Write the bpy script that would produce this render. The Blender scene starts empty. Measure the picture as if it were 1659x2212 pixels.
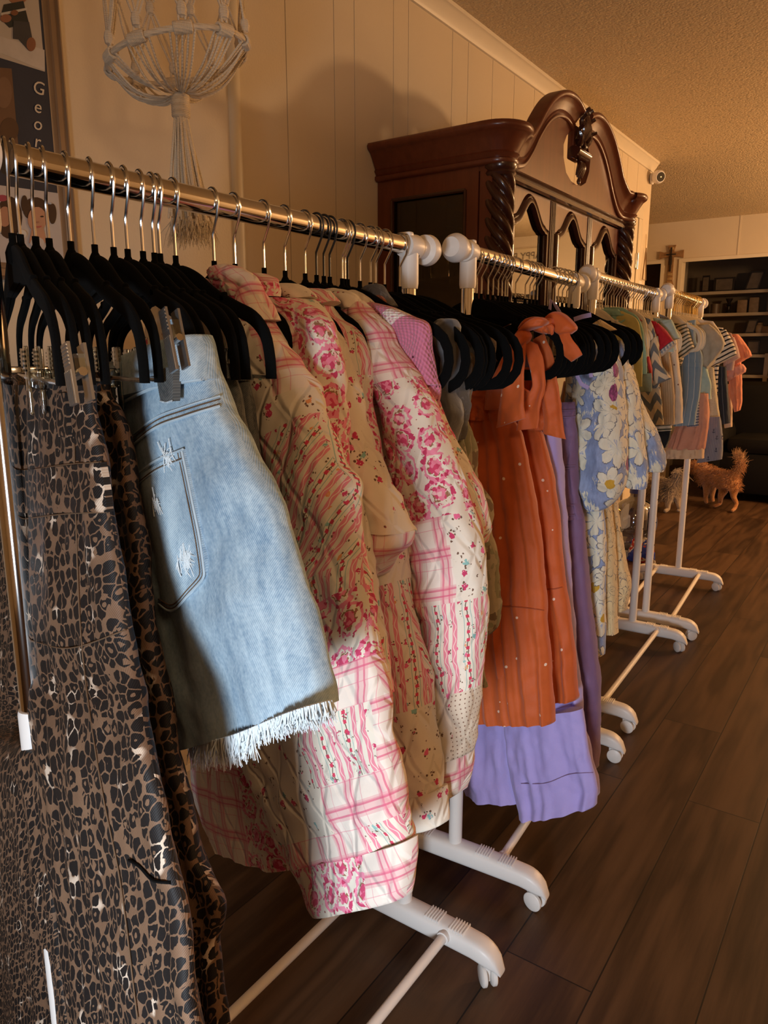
import bpy, bmesh, math, random
import numpy as np
from mathutils import Vector, Matrix, noise
random.seed(7)
PI = math.pi
S = bpy.context.scene
C = S.collection

# ---------------------------------------------------------------- camera
F_PX, CX, CY, HC = 1600.0, 829.5, 1106.0, 1.2
PITCH, YAW = math.atan(336 / 1600.0), math.radians(34.8)
cd = bpy.data.cameras.new('camera'); cam = bpy.data.objects.new('camera', cd); C.objects.link(cam)
cam.location = (0, 0, HC)
cam.rotation_euler = (PI / 2 - PITCH, 0, YAW)
cd.sensor_fit = 'VERTICAL'; cd.sensor_height = 24.0; cd.lens = 24.0 * F_PX / 2212.0
cd.clip_start = 0.02
S.camera = cam

# ---------------------------------------------------------------- view, world, lights
S.view_settings.view_transform = 'Standard'; S.view_settings.look = 'None'
S.view_settings.gamma = 1.0; S.view_settings.use_curve_mapping = False
S.view_settings.exposure = 0.28
S.cycles.max_bounces = 8; S.cycles.use_denoising = True
w = bpy.data.worlds.new('world'); S.world = w; w.use_nodes = True
w.node_tree.nodes['Background'].inputs[0].default_value = (1.0, 0.72, 0.45, 1)
w.node_tree.nodes['Background'].inputs[1].default_value = 0.01

def light(name, kind, loc, energy, color, aim=None, size=0.2, size_y=None, spread=None):
    l = bpy.data.lights.new(name, kind); l.energy = energy; l.color = color
    if kind == 'AREA':
        l.size = size
        if size_y: l.shape = 'RECTANGLE'; l.size_y = size_y
        if spread: l.spread = math.radians(spread)
    else:
        l.shadow_soft_size = size
    o = bpy.data.objects.new(name, l); C.objects.link(o); o.location = loc
    if aim is not None:
        o.rotation_euler = (Vector(aim) - Vector(loc)).to_track_quat('-Z', 'Y').to_euler()
    return o
WARM = (1.0, 0.60, 0.29)
light('lamp_dining', 'POINT', (1.25, 5.5, 2.02), 135, WARM, size=0.10)          # hanging lamp further down the room, out of frame to the right
light('fill_cabinet_sheen', 'POINT', (0.6, 6.7, 1.60), 45, WARM, size=0.12)         # added warm light, no lamp seen there; gives the cabinet front its sheen
light('fill_warm_front', 'POINT', (1.0, -0.3, 2.0), 21, (1.0, 0.64, 0.34), size=0.15)  # added warm fill above and behind the photographer, no fitting seen
light('daylight_stand_in', 'AREA', (0.16, -0.95, 0.76), 6.3, (0.78, 0.89, 1.0), aim=(-0.55, 0.9, 0.50), size=0.26, size_y=0.36, spread=80)  # cool light added mid-room, standing in for daylight from an unmodelled opening

# ---------------------------------------------------------------- pixel -> place helpers
hv = Vector((-math.sin(YAW), math.cos(YAW), 0)); rv = Vector((math.cos(YAW), math.sin(YAW), 0)); zv = Vector((0, 0, 1))
fwv = hv * math.cos(PITCH) - zv * math.sin(PITCH); upv = hv * math.sin(PITCH) + zv * math.cos(PITCH)
CAM = Vector((0, 0, HC))
def ray(px, py): return fwv + rv * ((px - CX) / F_PX) - upv * ((py - CY) / F_PX)
def onx(px, py, x): d = ray(px, py); return CAM + d * (x / d.x)
def ony(px, py, y): d = ray(px, py); return CAM + d * (y / d.y)
def onz(px, py, z): d = ray(px, py); return CAM + d * ((z - HC) / d.z)
def proj(p):
    v = Vector(p) - CAM; a = v.dot(fwv)
    return CX + F_PX * v.dot(rv) / a, CY - F_PX * v.dot(upv) / a
def rail_x(y):
    if y < 1.24: return -0.73
    if y < 2.18: return -0.738 - (y - 1.353) * 0.067
    if y < 3.15: return -0.81 - (y - 2.27) * 0.04
    return -0.83 - (y - 3.22) * 0.068
def rail_z(y): return 1.385 if y < 1.24 else 1.393 + (y - 1.353) * 0.025 if y < 2.18 else 1.425 + (y - 2.27) * 0.02 if y < 3.15 else 1.452 + (y - 3.22) * 0.02
class Plane:                       # the vertical sheet a hanger and its garment hang in
    def __init__(s, y, yaw=0.0, x=None):
        a = math.radians(yaw); s.y = y
        s.o = Vector((rail_x(y) if x is None else x, y, 0)); s.d = Vector((math.cos(a), math.sin(a), 0)); s.n = Vector((math.sin(a), -math.cos(a), 0))
    def at(s, px, py, off=0.0):
        r = ray(px, py); t = (s.o + s.n * off - CAM).dot(s.n) / r.dot(s.n)
        return CAM + r * t

# ---------------------------------------------------------------- object helpers
ORG = {}
def put(o, parent, org):
    C.objects.link(o)
    if parent is not None:
        o.parent = parent; ORG[o.name] = ORG[parent.name]
    else:
        o.location = org; ORG[o.name] = Vector(org)
def tag(o, label=None, cat=None, group=None, kind=None):
    if label: o['label'] = label
    if cat: o['category'] = cat
    if group: o['group'] = group
    if kind: o['kind'] = kind
    return o
def thing(name, label, cat, loc=(0, 0, 0), group=None, rz=0.0):
    o = bpy.data.objects.new(name, None); o.empty_display_size = 0.05
    put(o, None, loc); o.rotation_euler = (0, 0, rz)
    return tag(o, label, cat, group)
def mk(name, vs, fs, mats, parent=None, smooth=True, uvs=None, midx=None, local=False, org=(0, 0, 0), autosmooth=None):
    me = bpy.data.meshes.new(name)
    o = bpy.data.objects.new(name, me); put(o, parent, org)
    b = Vector((0, 0, 0)) if local else ORG[o.name]
    me.from_pydata([tuple(Vector(v) - b) for v in vs], [], fs)
    for m in (mats if isinstance(mats, (list, tuple)) else [mats]): me.materials.append(m)
    if smooth: me.polygons.foreach_set('use_smooth', [True] * len(me.polygons))
    if midx: me.polygons.foreach_set('material_index', midx)
    if uvs is not None:
        l = me.uv_layers.new(name='UVMap'); flat = []
        for p in me.polygons:
            for k, vi in enumerate(p.vertices): flat += uvs(p.index, k, vi)
        l.data.foreach_set('uv', flat)
    if autosmooth is not None and smooth:
        me.set_sharp_from_angle(angle=math.radians(autosmooth))
    me.update()
    return o
class B:                            # collects simple shapes into ONE mesh
    def __init__(s): s.v = []; s.f = []
    def add(s, vs, fs):
        n = len(s.v); s.v += [Vector(v) for v in vs]; s.f += [tuple(i + n for i in f) for f in fs]; return s
    def box(s, a, b, bev=0.0):
        (x0, y0, z0), (x1, y1, z1) = a, b
        if bev <= 0:
            return s.add([(x0, y0, z0), (x1, y0, z0), (x1, y1, z0), (x0, y1, z0), (x0, y0, z1), (x1, y0, z1), (x1, y1, z1), (x0, y1, z1)],
                         [(0, 3, 2, 1), (4, 5, 6, 7), (0, 1, 5, 4), (1, 2, 6, 5), (2, 3, 7, 6), (3, 0, 4, 7)])
        bm = bmesh.new(); bmesh.ops.create_cube(bm, size=1.0)
        for v in bm.verts: v.co = Vector(((x0 + x1) / 2 + v.co.x * (x1 - x0), (y0 + y1) / 2 + v.co.y * (y1 - y0), (z0 + z1) / 2 + v.co.z * (z1 - z0)))
        bmesh.ops.bevel(bm, geom=bm.edges[:], offset=bev, segments=2, affect='EDGES', profile=0.5)
        bm.verts.index_update(); s.add([v.co.copy() for v in bm.verts], [tuple(v.index for v in f.verts) for f in bm.faces]); bm.free(); return s
    def sweep(s, pts, prof, closed=False, up=None, caps=True):
        # prof: list of (u,w) offsets, or f(i,n)->list; u along 'side', w along 'nrm'
        pts = [Vector(p) for p in pts]; n = len(pts); rings = []
        nrm = None
        for i, p in enumerate(pts):
            if closed: t = pts[(i + 1) % n] - pts[i - 1]
            else: t = pts[min(i + 1, n - 1)] - pts[max(i - 1, 0)]
            t.normalize()
            if up is not None: side = t.cross(Vector(up)).normalized(); nn = side.cross(t).normalized()
            else:
                if nrm is None: nrm = t.orthogonal().normalized()
                nrm = (nrm - t * nrm.dot(t)).normalized(); nn = nrm; side = t.cross(nn)
            pr = prof(i, n) if callable(prof) else prof
            rings.append([p + side * a + nn * b for a, b in pr])
        return s.loft(rings, closed, caps)
    def loft(s, rings, closed=False, caps=True):
        k = len(rings[0]); vs = [v for r in rings for v in r]; fs = []; n = len(rings)
        for i in range(n if closed else n - 1):
            j = (i + 1) % n
            for a in range(k):
                b = (a + 1) % k; fs.append((i * k + a, i * k + b, j * k + b, j * k + a))
        if caps and not closed: fs += [tuple(range(k))[::-1], tuple((n - 1) * k + a for a in range(k))]
        return s.add(vs, fs)
    def tubeline(s, pts, r, k=8, closed=False, up=None):
        if callable(r): return s.sweep(pts, lambda i, n: circ(r(i, n), k), closed, up)
        return s.sweep(pts, circ(r, k), closed, up)
    def lathe(s, prof, base=(0, 0, 0), axis='z', k=24, caps=True):
        rings = []
        for r, h in prof:
            ring = []
            for a in range(k):
                c, d = r * math.cos(2 * PI * a / k), r * math.sin(2 * PI * a / k)
                v = {'z': (c, d, h), 'x': (h, c, d), 'y': (d, h, c)}[axis]
                ring.append(Vector(base) + Vector(v))
            rings.append(ring)
        return s.loft(rings, False, caps)
    def prism(s, poly, a, b, axis='x'):      # poly of 2D points extruded between a and b along an axis
        f = {'x': lambda p, h: (h, p[0], p[1]), 'y': lambda p, h: (p[0], h, p[1]), 'z': lambda p, h: (p[0], p[1], h)}[axis]
        return s.loft([[Vector(f(p, a)) for p in poly], [Vector(f(p, b)) for p in poly]])
    def build(s, name, m, parent=None, smooth=True, local=False, org=(0, 0, 0), auto=40, fix=True):
        o = mk(name, s.v, s.f, m, parent, smooth, local=local, org=org)
        bm = bmesh.new(); bm.from_mesh(o.data); bmesh.ops.recalc_face_normals(bm, faces=bm.faces[:]); bm.to_mesh(o.data); bm.free()
        if smooth: o.data.set_sharp_from_angle(angle=math.radians(auto))
        return o
def circ(r, k=10): return [(r * math.cos(2 * PI * i / k), r * math.sin(2 * PI * i / k)) for i in range(k)]
def rrect(a, b, r=0.3, k=3):       # rounded rectangle half sizes a,b
    out = []; rr = min(a, b) * r
    for cx, cy, a0 in ((a - rr, b - rr, 0), (-a + rr, b - rr, 90), (-a + rr, -b + rr, 180), (a - rr, -b + rr, 270)):
        for i in range(k):
            t = math.radians(a0 + 90 * i / (k - 1)); out.append((cx + rr * math.cos(t), cy + rr * math.sin(t)))
    return out
def cat(pts, n):                   # catmull-rom through points -> n samples (numpy rows)
    P = np.array(pts, float); m = len(P)
    d = np.linalg.norm(np.diff(P, axis=0), axis=1) + 1e-9; t = np.concatenate([[0], np.cumsum(d)]); t /= t[-1]
    T = np.zeros_like(P)
    for i in range(m):
        a, b = max(i - 1, 0), min(i + 1, m - 1); T[i] = (P[b] - P[a]) / (t[b] - t[a])
    out = []
    for x in np.linspace(0, 1, n):
        i = min(max(int(np.searchsorted(t, x, side='right')) - 1, 0), m - 2); h = t[i + 1] - t[i]; s = (x - t[i]) / h
        out.append((2 * s**3 - 3 * s**2 + 1) * P[i] + (s**3 - 2 * s**2 + s) * h * T[i] + (-2 * s**3 + 3 * s**2) * P[i + 1] + (s**3 - s**2) * h * T[i + 1])
    return np.array(out)
def copy_tree(o, loc, rz, label, group=None):
    r = o.copy(); C.objects.link(r); r.location = loc; r.rotation_euler = (0, 0, rz); r['label'] = label
    if group: r['group'] = group
    for ch in o.children:
        c = ch.copy(); C.objects.link(c); c.parent = r
        for g in ch.children:
            d = g.copy(); C.objects.link(d); d.parent = c
    return r
ONES = 'first second third fourth fifth sixth seventh eighth ninth tenth eleventh twelfth thirteenth fourteenth fifteenth sixteenth seventeenth eighteenth nineteenth'.split()
def ordinal(i):
    if i < 20: return ONES[i - 1]
    t, u = divmod(i, 10); base = {2: 'twent', 3: 'thirt', 4: 'fort'}[t]
    return base + 'ieth' if u == 0 else base + 'y-' + ONES[u - 1]

# ---------------------------------------------------------------- materials
class E:                            # tiny expression wrapper for math nodes
    def __init__(s, g, k): s.g, s.k = g, k
    def _m(s, op, *a):
        n = s.g.nt.nodes.new('ShaderNodeMath'); n.operation = op
        for i, v in enumerate((s,) + a):
            if isinstance(v, E): s.g.nt.links.new(v.k, n.inputs[i])
            else: n.inputs[i].default_value = v
        return E(s.g, n.outputs[0])
    def __add__(s, o): return s._m('ADD', o)
    __radd__ = __add__
    def __mul__(s, o): return s._m('MULTIPLY', o)
    __rmul__ = __mul__
    def __sub__(s, o): return s._m('SUBTRACT', o)
    def __rsub__(s, o): return (s * -1.0) + o
    def __truediv__(s, o): return s._m('DIVIDE', o)
    def frac(s): return s._m('FRACT')
    def abs(s): return s._m('ABSOLUTE')
    def sin(s): return s._m('SINE')
    def lt(s, o): return s._m('LESS_THAN', o)
    def gt(s, o): return s._m('GREATER_THAN', o)
    def mx(s, o): return s._m('MAXIMUM', o)
    def mn(s, o): return s._m('MINIMUM', o)
    def pw(s, o): return s._m('POWER', o)
    def ss(s, a, b):
        n = s.g.nt.nodes.new('ShaderNodeMapRange'); n.interpolation_type = 'SMOOTHSTEP'
        s.g.nt.links.new(s.k, n.inputs[0]); n.inputs[1].default_value = a; n.inputs[2].default_value = b
        return E(s.g, n.outputs[0])
class G:
    def __init__(s, name, rough=0.8, spec=0.3, metal=0.0, sheen=0.0, coat=0.0):
        s.m = bpy.data.materials.new(name); s.m.use_nodes = True; s.nt = s.m.node_tree
        s.b = s.nt.nodes['Principled BSDF']; s.b.inputs['Roughness'].default_value = rough; s.b.inputs['Metallic'].default_value = metal
        s.b.inputs['Specular IOR Level'].default_value = spec; s.b.inputs['Sheen Weight'].default_value = sheen; s.b.inputs['Coat Weight'].default_value = coat
        s.b.inputs['Sheen Roughness'].default_value = 0.5
        s._uv = None
    def co(s, which='UV'):
        n = s.nt.nodes.new('ShaderNodeTexCoord'); return n.outputs[which]
    def uv(s, which='UV'):
        if s._uv is None: s._uv = s.co(which)
        return s._uv
    def xyz(s, v):
        n = s.nt.nodes.new('ShaderNodeSeparateXYZ'); s.nt.links.new(v, n.inputs[0]); return [E(s, o) for o in n.outputs]
    def vec(s, x, y, z=0.0):
        n = s.nt.nodes.new('ShaderNodeCombineXYZ')
        for i, v in enumerate((x, y, z)):
            if isinstance(v, E): s.nt.links.new(v.k, n.inputs[i])
            else: n.inputs[i].default_value = v
        return n.outputs[0]
    def noise(s, v, sc, det=2.0, rough=0.5):
        n = s.nt.nodes.new('ShaderNodeTexNoise'); s.nt.links.new(v, n.inputs['Vector']); n.inputs['Scale'].default_value = sc; n.inputs['Detail'].default_value = det; n.inputs['Roughness'].default_value = rough
        s.ncol = n.outputs['Color']; return E(s, n.outputs[0])
    def vor(s, v, sc, rand=1.0, feat='F1'):
        n = s.nt.nodes.new('ShaderNodeTexVoronoi'); n.feature = feat; s.nt.links.new(v, n.inputs['Vector']); n.inputs['Scale'].default_value = sc; n.inputs['Randomness'].default_value = rand
        if feat == 'DISTANCE_TO_EDGE': return E(s, n.outputs['Distance'])
        q = s.nt.nodes.new('ShaderNodeSeparateColor'); s.nt.links.new(n.outputs['Color'], q.inputs[0])
        return E(s, n.outputs['Distance']), [E(s, o) for o in q.outputs]
    def warp(s, v, sc, amt):
        s.noise(v, sc, 2.0); n = s.nt.nodes.new('ShaderNodeVectorMath'); n.operation = 'MULTIPLY_ADD'
        s.nt.links.new(s.ncol, n.inputs[0]); n.inputs[1].default_value = (amt, amt, amt); s.nt.links.new(v, n.inputs[2]); return n.outputs[0]
    def col(s, c):
        n = s.nt.nodes.new('ShaderNodeRGB'); n.outputs[0].default_value = (*c, 1); return n.outputs[0]
    def mix(s, f, a, b):
        n = s.nt.nodes.new('ShaderNodeMix'); n.data_type = 'RGBA'
        if isinstance(f, E): s.nt.links.new(f.k, n.inputs[0])
        else: n.inputs[0].default_value = f
        for i, c in ((6, a), (7, b)):
            if isinstance(c, tuple): n.inputs[i].default_value = (*c, 1)
            else: s.nt.links.new(c, n.inputs[i])
        return n.outputs[2]
    def base(s, c):
        if isinstance(c, tuple): s.b.inputs['Base Color'].default_value = (*c, 1)
        else: s.nt.links.new(c, s.b.inputs['Base Color'])
        return s
    def rough(s, e): s.nt.links.new(e.k, s.b.inputs['Roughness']); return s
    def bump(s, h, strength=0.3, dist=0.002):
        n = s.nt.nodes.new('ShaderNodeBump'); n.inputs['Strength'].default_value = strength; n.inputs['Distance'].default_value = dist
        s.nt.links.new(h.k, n.inputs['Height']); s.nt.links.new(n.outputs[0], s.b.inputs['Normal']); return s
def plain(name, c, rough=0.6, spec=0.4, metal=0.0, var=0.12, sc=14.0, sheen=0.0, coat=0.0, bump=0.0):
    g = G(name, rough, spec, metal, sheen, coat)
    v = g.co('Object'); n = g.noise(v, sc, 3.0)
    g.base(g.mix(n, tuple(x * (1 - var) for x in c), tuple(min(1, x * (1 + var)) for x in c)))
    if bump: g.bump(g.noise(v, sc * 12, 2.0), bump, 0.001)
    return g.m
def glass(name, tint, gloss=0.12, alpha=0.2, rough=0.02):
    g = G(name); nt = g.nt; out = nt.nodes['Material Output']
    t = nt.nodes.new('ShaderNodeBsdfTransparent'); t.inputs[0].default_value = (*tint, 1)
    s = nt.nodes.new('ShaderNodeBsdfGlossy'); s.inputs['Roughness'].default_value = rough; s.inputs[0].default_value = (1, 1, 1, 1)
    m = nt.nodes.new('ShaderNodeMixShader')
    f = nt.nodes.new('ShaderNodeFresnel'); f.inputs[0].default_value = 1.5
    a = E(g, f.outputs[0]) * 1.0 + gloss
    nt.links.new(a.k, m.inputs[0]); nt.links.new(t.outputs[0], m.inputs[1]); nt.links.new(s.outputs[0], m.inputs[2]); nt.links.new(m.outputs[0], out.inputs[0])
    return g.m

CREAM = (0.74, 0.66, 0.55)
def weave(g, sc=900.0):
    u, v, _ = g.xyz(g.uv()); return (u * sc).sin() * (v * sc).sin()
def quilt(g):                       # stitched diamond quilting, heights
    u, v, _ = g.xyz(g.uv())
    a = ((u * 0.87 + v * 0.5) * (1 / 0.05)).frac() - 0.5; b = ((u * -0.87 + v * 0.5) * (1 / 0.05)).frac() - 0.5
    e = a.abs().mn(b.abs()); return e.ss(0.0, 0.12) + g.noise(g.uv(), 90, 2.0) * 0.25
def ditsy_layer(g, base, sc=48.0, thr=0.205, uv=None):
    uv = uv or g.uv(); wv = g.warp(uv, 260.0, 0.008)
    d, c = g.vor(wv, sc, 0.85); d2, c2 = g.vor(uv, sc * 5.5, 1.0)
    leaf = d.lt(thr + 0.17) * d.gt(thr - 0.02) * c2[0].gt(0.72) * d2.lt(0.5)
    pet = d.lt(thr) * c[2].gt(0.12)
    hue = g.mix(c[0].gt(0.55), (0.55, 0.05, 0.13), (0.72, 0.13, 0.26)); hue = g.mix(c[0].gt(0.78), hue, (0.72, 0.30, 0.12)); hue = g.mix(c[0].gt(0.88), hue, (0.24, 0.45, 0.42))
    hue = g.mix(d2.lt(0.28) * c2[1].gt(0.4), hue, (0.80, 0.42, 0.45))
    x = g.mix(leaf, base, (0.16, 0.09, 0.06)); return g.mix(pet, x, hue)
def m_ditsy():
    g = G('ditsy_floral_cotton', 0.85, 0.2, sheen=0.1); b = g.col(CREAM); g.base(ditsy_layer(g, b)); return g.bump(quilt(g), 0.5, 0.004).m
def m_plaid():
    g = G('pink_plaid_cotton', 0.85, 0.2, sheen=0.1); u, v, _ = g.xyz(g.uv())
    def band(c, per, ph, wd): return ((c / per + ph).frac() - 0.5).abs().lt(wd)
    x = g.col((0.78, 0.67, 0.58))
    for c in (u, v):
        x = g.mix(band(c, 0.052, 0.0, 0.17) * 0.45, x, (0.70, 0.26, 0.30))
        x = g.mix(band(c, 0.052, 0.08, 0.022) * 0.75, x, (0.62, 0.10, 0.19)); x = g.mix(band(c, 0.052, -0.08, 0.022) * 0.75, x, (0.62, 0.10, 0.19))
        x = g.mix(band(c, 0.026, 0.27, 0.02) * 0.5, x, (0.68, 0.16, 0.24))
    g.base(x); return g.bump(quilt(g), 0.45, 0.004).m
def m_rose():
    g = G('pink_rose_medallion_cotton', 0.85, 0.2, sheen=0.1); uv = g.uv(); wv = g.warp(uv, 150.0, 0.012)
    d, c = g.vor(wv, 25.0, 0.35); d2, c2 = g.vor(uv, 190.0, 1.0); d3, c3 = g.vor(uv, 75.0, 0.2)
    x = g.mix(d3.lt(0.11), CREAM, (0.35, 0.10, 0.10))
    x = g.mix(d.gt(0.37) * d.lt(0.49) * c2[1].gt(0.12), x, (0.76, 0.24, 0.34))
    x = g.mix(d.gt(0.33) * d.lt(0.53) * c2[0].gt(0.78), x, (0.55, 0.05, 0.13))
    fl = g.mix(c2[0].gt(0.5), (0.58, 0.06, 0.14), (0.76, 0.22, 0.32)); fl = g.mix(c2[2].gt(0.85), fl, (0.80, 0.48, 0.48))
    x = g.mix(d.lt(0.30) * d.gt(0.22) * c2[1].gt(0.62), x, (0.30, 0.15, 0.08)); x = g.mix(d.lt(0.25), x, fl)
    g.base(x); return g.bump(quilt(g), 0.4, 0.004).m
def m_stripe(name, ang):
    g = G(name, 0.85, 0.2, sheen=0.1); u, v, _ = g.xyz(g.uv()); a = math.radians(ang)
    p = u * math.cos(a) + v * math.sin(a); q = v * math.cos(a) - u * math.sin(a); P = 0.044
    f = (p / P).frac(); wv = (q * (2 * PI / 0.018)).sin()
    x = ditsy_layer(g, g.col(CREAM), 70.0, 0.22)
    for c0 in (0.14, 0.42):
        x = g.mix((f - c0).abs().lt(0.075), x, (0.72, 0.24, 0.30))
        x = g.mix((f - c0 - wv * 0.03).abs().lt(0.013), x, (0.82, 0.62, 0.56))
    x = g.mix((f - 0.60).abs().lt(0.012), x, (0.35, 0.48, 0.42)); x = g.mix((f - 0.84).abs().lt(0.012), x, (0.35, 0.48, 0.42))
    x = g.mix((f - 0.72 - wv * 0.02).abs().lt(0.016), x, (0.15, 0.10, 0.07))
    bead = (q / 0.011).frac() - 0.5
    x = g.mix((f - 0.72).abs().lt(0.05) * bead.abs().lt(0.2), x, (0.60, 0.05, 0.10))
    g.base(x); return g.bump(quilt(g), 0.4, 0.004).m
def m_dots(name, base, dot, sc=90.0, r=0.12, rand=0.15, rough=0.85, bump=True, sheen=0.1, var=0.15):
    g = G(name, rough, 0.25, sheen=sheen); d, c = g.vor(g.uv(), sc, rand)
    nb = g.noise(g.uv(), 25.0, 3.0); x = g.mix(nb, tuple(k * (1 - var) for k in base), tuple(min(1, k * (1 + var)) for k in base))
    g.base(g.mix(d.lt(r), x, dot))
    if bump: g.bump(quilt(g), 0.4, 0.004)
    else: g.bump(g.noise(g.uv(), 60.0, 4.0), 0.25, 0.003)
    return g.m
def m_leopard():
    g = G('leopard_print_denim', 0.62, 0.35); uv = g.warp(g.uv(), 85.0, 0.008)
    d, c = g.vor(uv, 70.0, 0.75); d2, c2 = g.vor(g.uv(), 150.0, 1.0)
    ed = g.vor(uv, 70.0, 0.75, 'DISTANCE_TO_EDGE'); n = g.noise(g.uv(), 38.0, 3.0); n2 = g.noise(g.uv(), 22.0, 2.0)
    blk = ed.gt(0.055) * d.lt(0.58) * (d.gt(0.19) + c[0].lt(0.60)).mn(1.0); open_ = c[1].gt(0.6) * c2[0].lt(0.10)
    blk = blk * (1.0 - open_)
    tan = g.mix(n, (0.115, 0.062, 0.036), (0.25, 0.145, 0.085)); tan = g.mix(n2.ss(0.60, 0.68) * ed.lt(0.16), tan, (0.66, 0.52, 0.40))
    g.base(g.mix(blk, tan, (0.011, 0.0085, 0.008)))
    u, v, _ = g.xyz(g.uv()); return g.bump(((u + v * 0.8) * 2600.0).sin(), 0.25, 0.0006).m
def m_denim(name, lo, hi, fade=0.5):
    g = G(name, 0.85, 0.15, sheen=0.1); u, v, _ = g.xyz(g.uv()); st = g.vec(u * 3.0, v)
    n = g.noise(st, 26.0, 5.0, 0.65); n2 = g.noise(g.uv(), 260.0, 2.0); n3 = g.noise(g.vec(u * 2.2, v * 0.5), 7.0, 2.0)
    tw = ((u * 1.0 + v * 1.1) * 2400.0).sin() * 0.5 + 0.5
    f = (n * 0.7 + n2 * 0.35 + n3 * 0.55 + tw * 0.16) - 0.42
    g.base(g.mix(f.ss(0.1, 0.75), lo, hi)); return g.bump(tw + n2, 0.25, 0.0006).m
def m_bigfloral(name, base, shade, yellow, pink, sc=15.0, leafy=False):
    """large open flowers with lobed petals over a streaky ground"""
    g = G(name, 0.75, 0.25, sheen=0.1); uv = g.warp(g.uv(), 24.0, 0.022); u, v, _ = g.xyz(g.uv())
    n = g.noise(g.vec(u * 3.2, v * 0.8), 60.0, 4.0, 0.7); n1 = g.noise(uv, 16.0, 2.0)
    bl = g.mix(n, tuple(k * 0.60 for k in shade), tuple(min(1, k * 1.4) for k in shade)); cr = g.mix(n, tuple(k * 0.84 for k in base), tuple(min(1, k * 1.1) for k in base))
    x = g.mix((n1 * 0.9 + n * 0.55).gt(0.78), bl, cr)
    def flowers(x, scale, off, R, core, thr):
        vn = g.nt.nodes.new('ShaderNodeTexVoronoi'); vn.inputs['Scale'].default_value = scale; vn.inputs['Randomness'].default_value = 0.75
        uu, vv, _ = g.xyz(uv); p = g.vec(uu + off, vv + off * 0.7); g.nt.links.new(p, vn.inputs['Vector'])
        px, py, _ = g.xyz(vn.outputs['Position']); d = E(g, vn.outputs['Distance']); q = g.nt.nodes.new('ShaderNodeSeparateColor'); g.nt.links.new(vn.outputs['Color'], q.inputs[0]); c = [E(g, o) for o in q.outputs]
        ang = (vv + off * 0.7 - py)._m('ARCTAN2', uu + off - px) + c[2] * 6.0
        pet = (ang * 3.0).sin().abs(); r = (pet.pw(0.6) * 0.42 + 0.58) * R + (n - 0.5) * 0.16
        x = g.mix(d.lt(r) * c[0].gt(thr), x, cr); x = g.mix((d - r).abs().lt(0.014) * c[0].gt(thr) * 0.8, x, (0.08, 0.08, 0.12))
        x = g.mix(pet.lt(0.07) * d.lt(r * 0.9) * c[0].gt(thr) * 0.45, x, (0.10, 0.10, 0.14))
        x = g.mix((pet.gt(0.8) * n.gt(0.55) * d.lt(R * 0.62)) * c[0].gt(thr) * 0.8, x, bl)
        k = g.mix(n, tuple(t * 0.55 for t in core), core); x = g.mix(d.lt(0.20 + (n - 0.5) * 0.12) * c[1].gt(0.42) * c[0].gt(thr), x, k)
        st = ((ang * 4.0).sin().abs().lt(0.20)) * d.gt(0.12) * d.lt(0.32) * c[1].lt(0.42) * c[0].gt(thr); return g.mix(st, x, (0.015, 0.012, 0.04)), d, c
    x, d, c = flowers(x, sc, 0.0, 0.62, yellow, 0.12)
    x, d, c = flowers(x, sc * 1.15, 0.37, 0.50, yellow, 0.52)
    d2, c2 = g.vor(g.vec(u * 1.6 + 0.4, v), sc * 0.8, 1.0); x = g.mix(c2[0].gt(0.62) * d2.lt(0.20 + (n - 0.5) * 0.1), x, g.mix(n.gt(0.52), tuple(k * 0.45 for k in pink), pink))
    g.base(x); return g.bump(g.noise(g.uv(), 40.0, 3.0), 0.3, 0.004).m
def m_cloth(name, a, b=None, sc=30.0, rough=0.8, sheen=0.1, bump=0.3, thr=None, bsc=60.0):
    g = G(name, rough, 0.25, sheen=sheen); b = b or tuple(k * 1.15 for k in a); n = g.noise(g.uv(), sc, 4.0)
    g.base(g.mix(n.gt(thr) if thr else n, a, b)); return g.bump(g.noise(g.uv(), bsc, 4.0), bump, 0.003).m
def m_bands(name, a, b, per, duty, axis='v', zig=0.0, zper=0.05, extra=None):
    g = G(name, 0.85, 0.2, sheen=0.1); u, v, _ = g.xyz(g.uv()); p, q = (v, u) if axis == 'v' else (u, v)
    if zig: p = p + (((q / zper).frac() - 0.5).abs() * zig)
    x = g.mix(((p / per).frac() - 0.5).abs().lt(duty / 2), a, b)
    if extra: x = g.mix(((q / per).frac() - 0.5).abs().lt(duty / 2) * 0.5, x, extra)
    g.base(x); return g.bump(g.noise(g.uv(), 60.0, 3.0), 0.25, 0.003).m
def m_camo():
    g = G('faded_camouflage_cotton', 0.85, 0.2); w_ = g.warp(g.uv(), 30.0, 0.02); n = g.noise(w_, 22.0, 2.0); n2 = g.noise(w_, 35.0, 2.0)
    x = g.mix(n.gt(0.52), (0.33, 0.27, 0.18), (0.22, 0.20, 0.12)); x = g.mix(n2.gt(0.60), x, (0.16, 0.11, 0.07)); g.base(x); return g.bump(g.noise(g.uv(), 40.0, 4.0), 0.5, 0.005).m
def m_knit(name, a, hole, band=None):
    g = G(name, 0.95, 0.1, sheen=0.3); u, v, _ = g.xyz(g.uv()); k = ((u * 900.0).sin() * (v * 700.0).sin()); d, c = g.vor(g.uv(), 110.0, 0.2)
    x = g.mix(k * 0.5 + 0.5, tuple(t * 0.75 for t in a), a)
    if band: x = g.mix(((v / 0.15).frac() - 0.55).abs().lt(0.1) * g.noise(g.uv(), 200.0, 2.0).ss(0.35, 0.5), x, band)
    x = g.mix(d.lt(0.2) * c[0].gt(0.75) * (u / 0.05).frac().gt(0.6), x, hole); g.base(x); return g.bump(k + d, 0.6, 0.002).m
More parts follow.
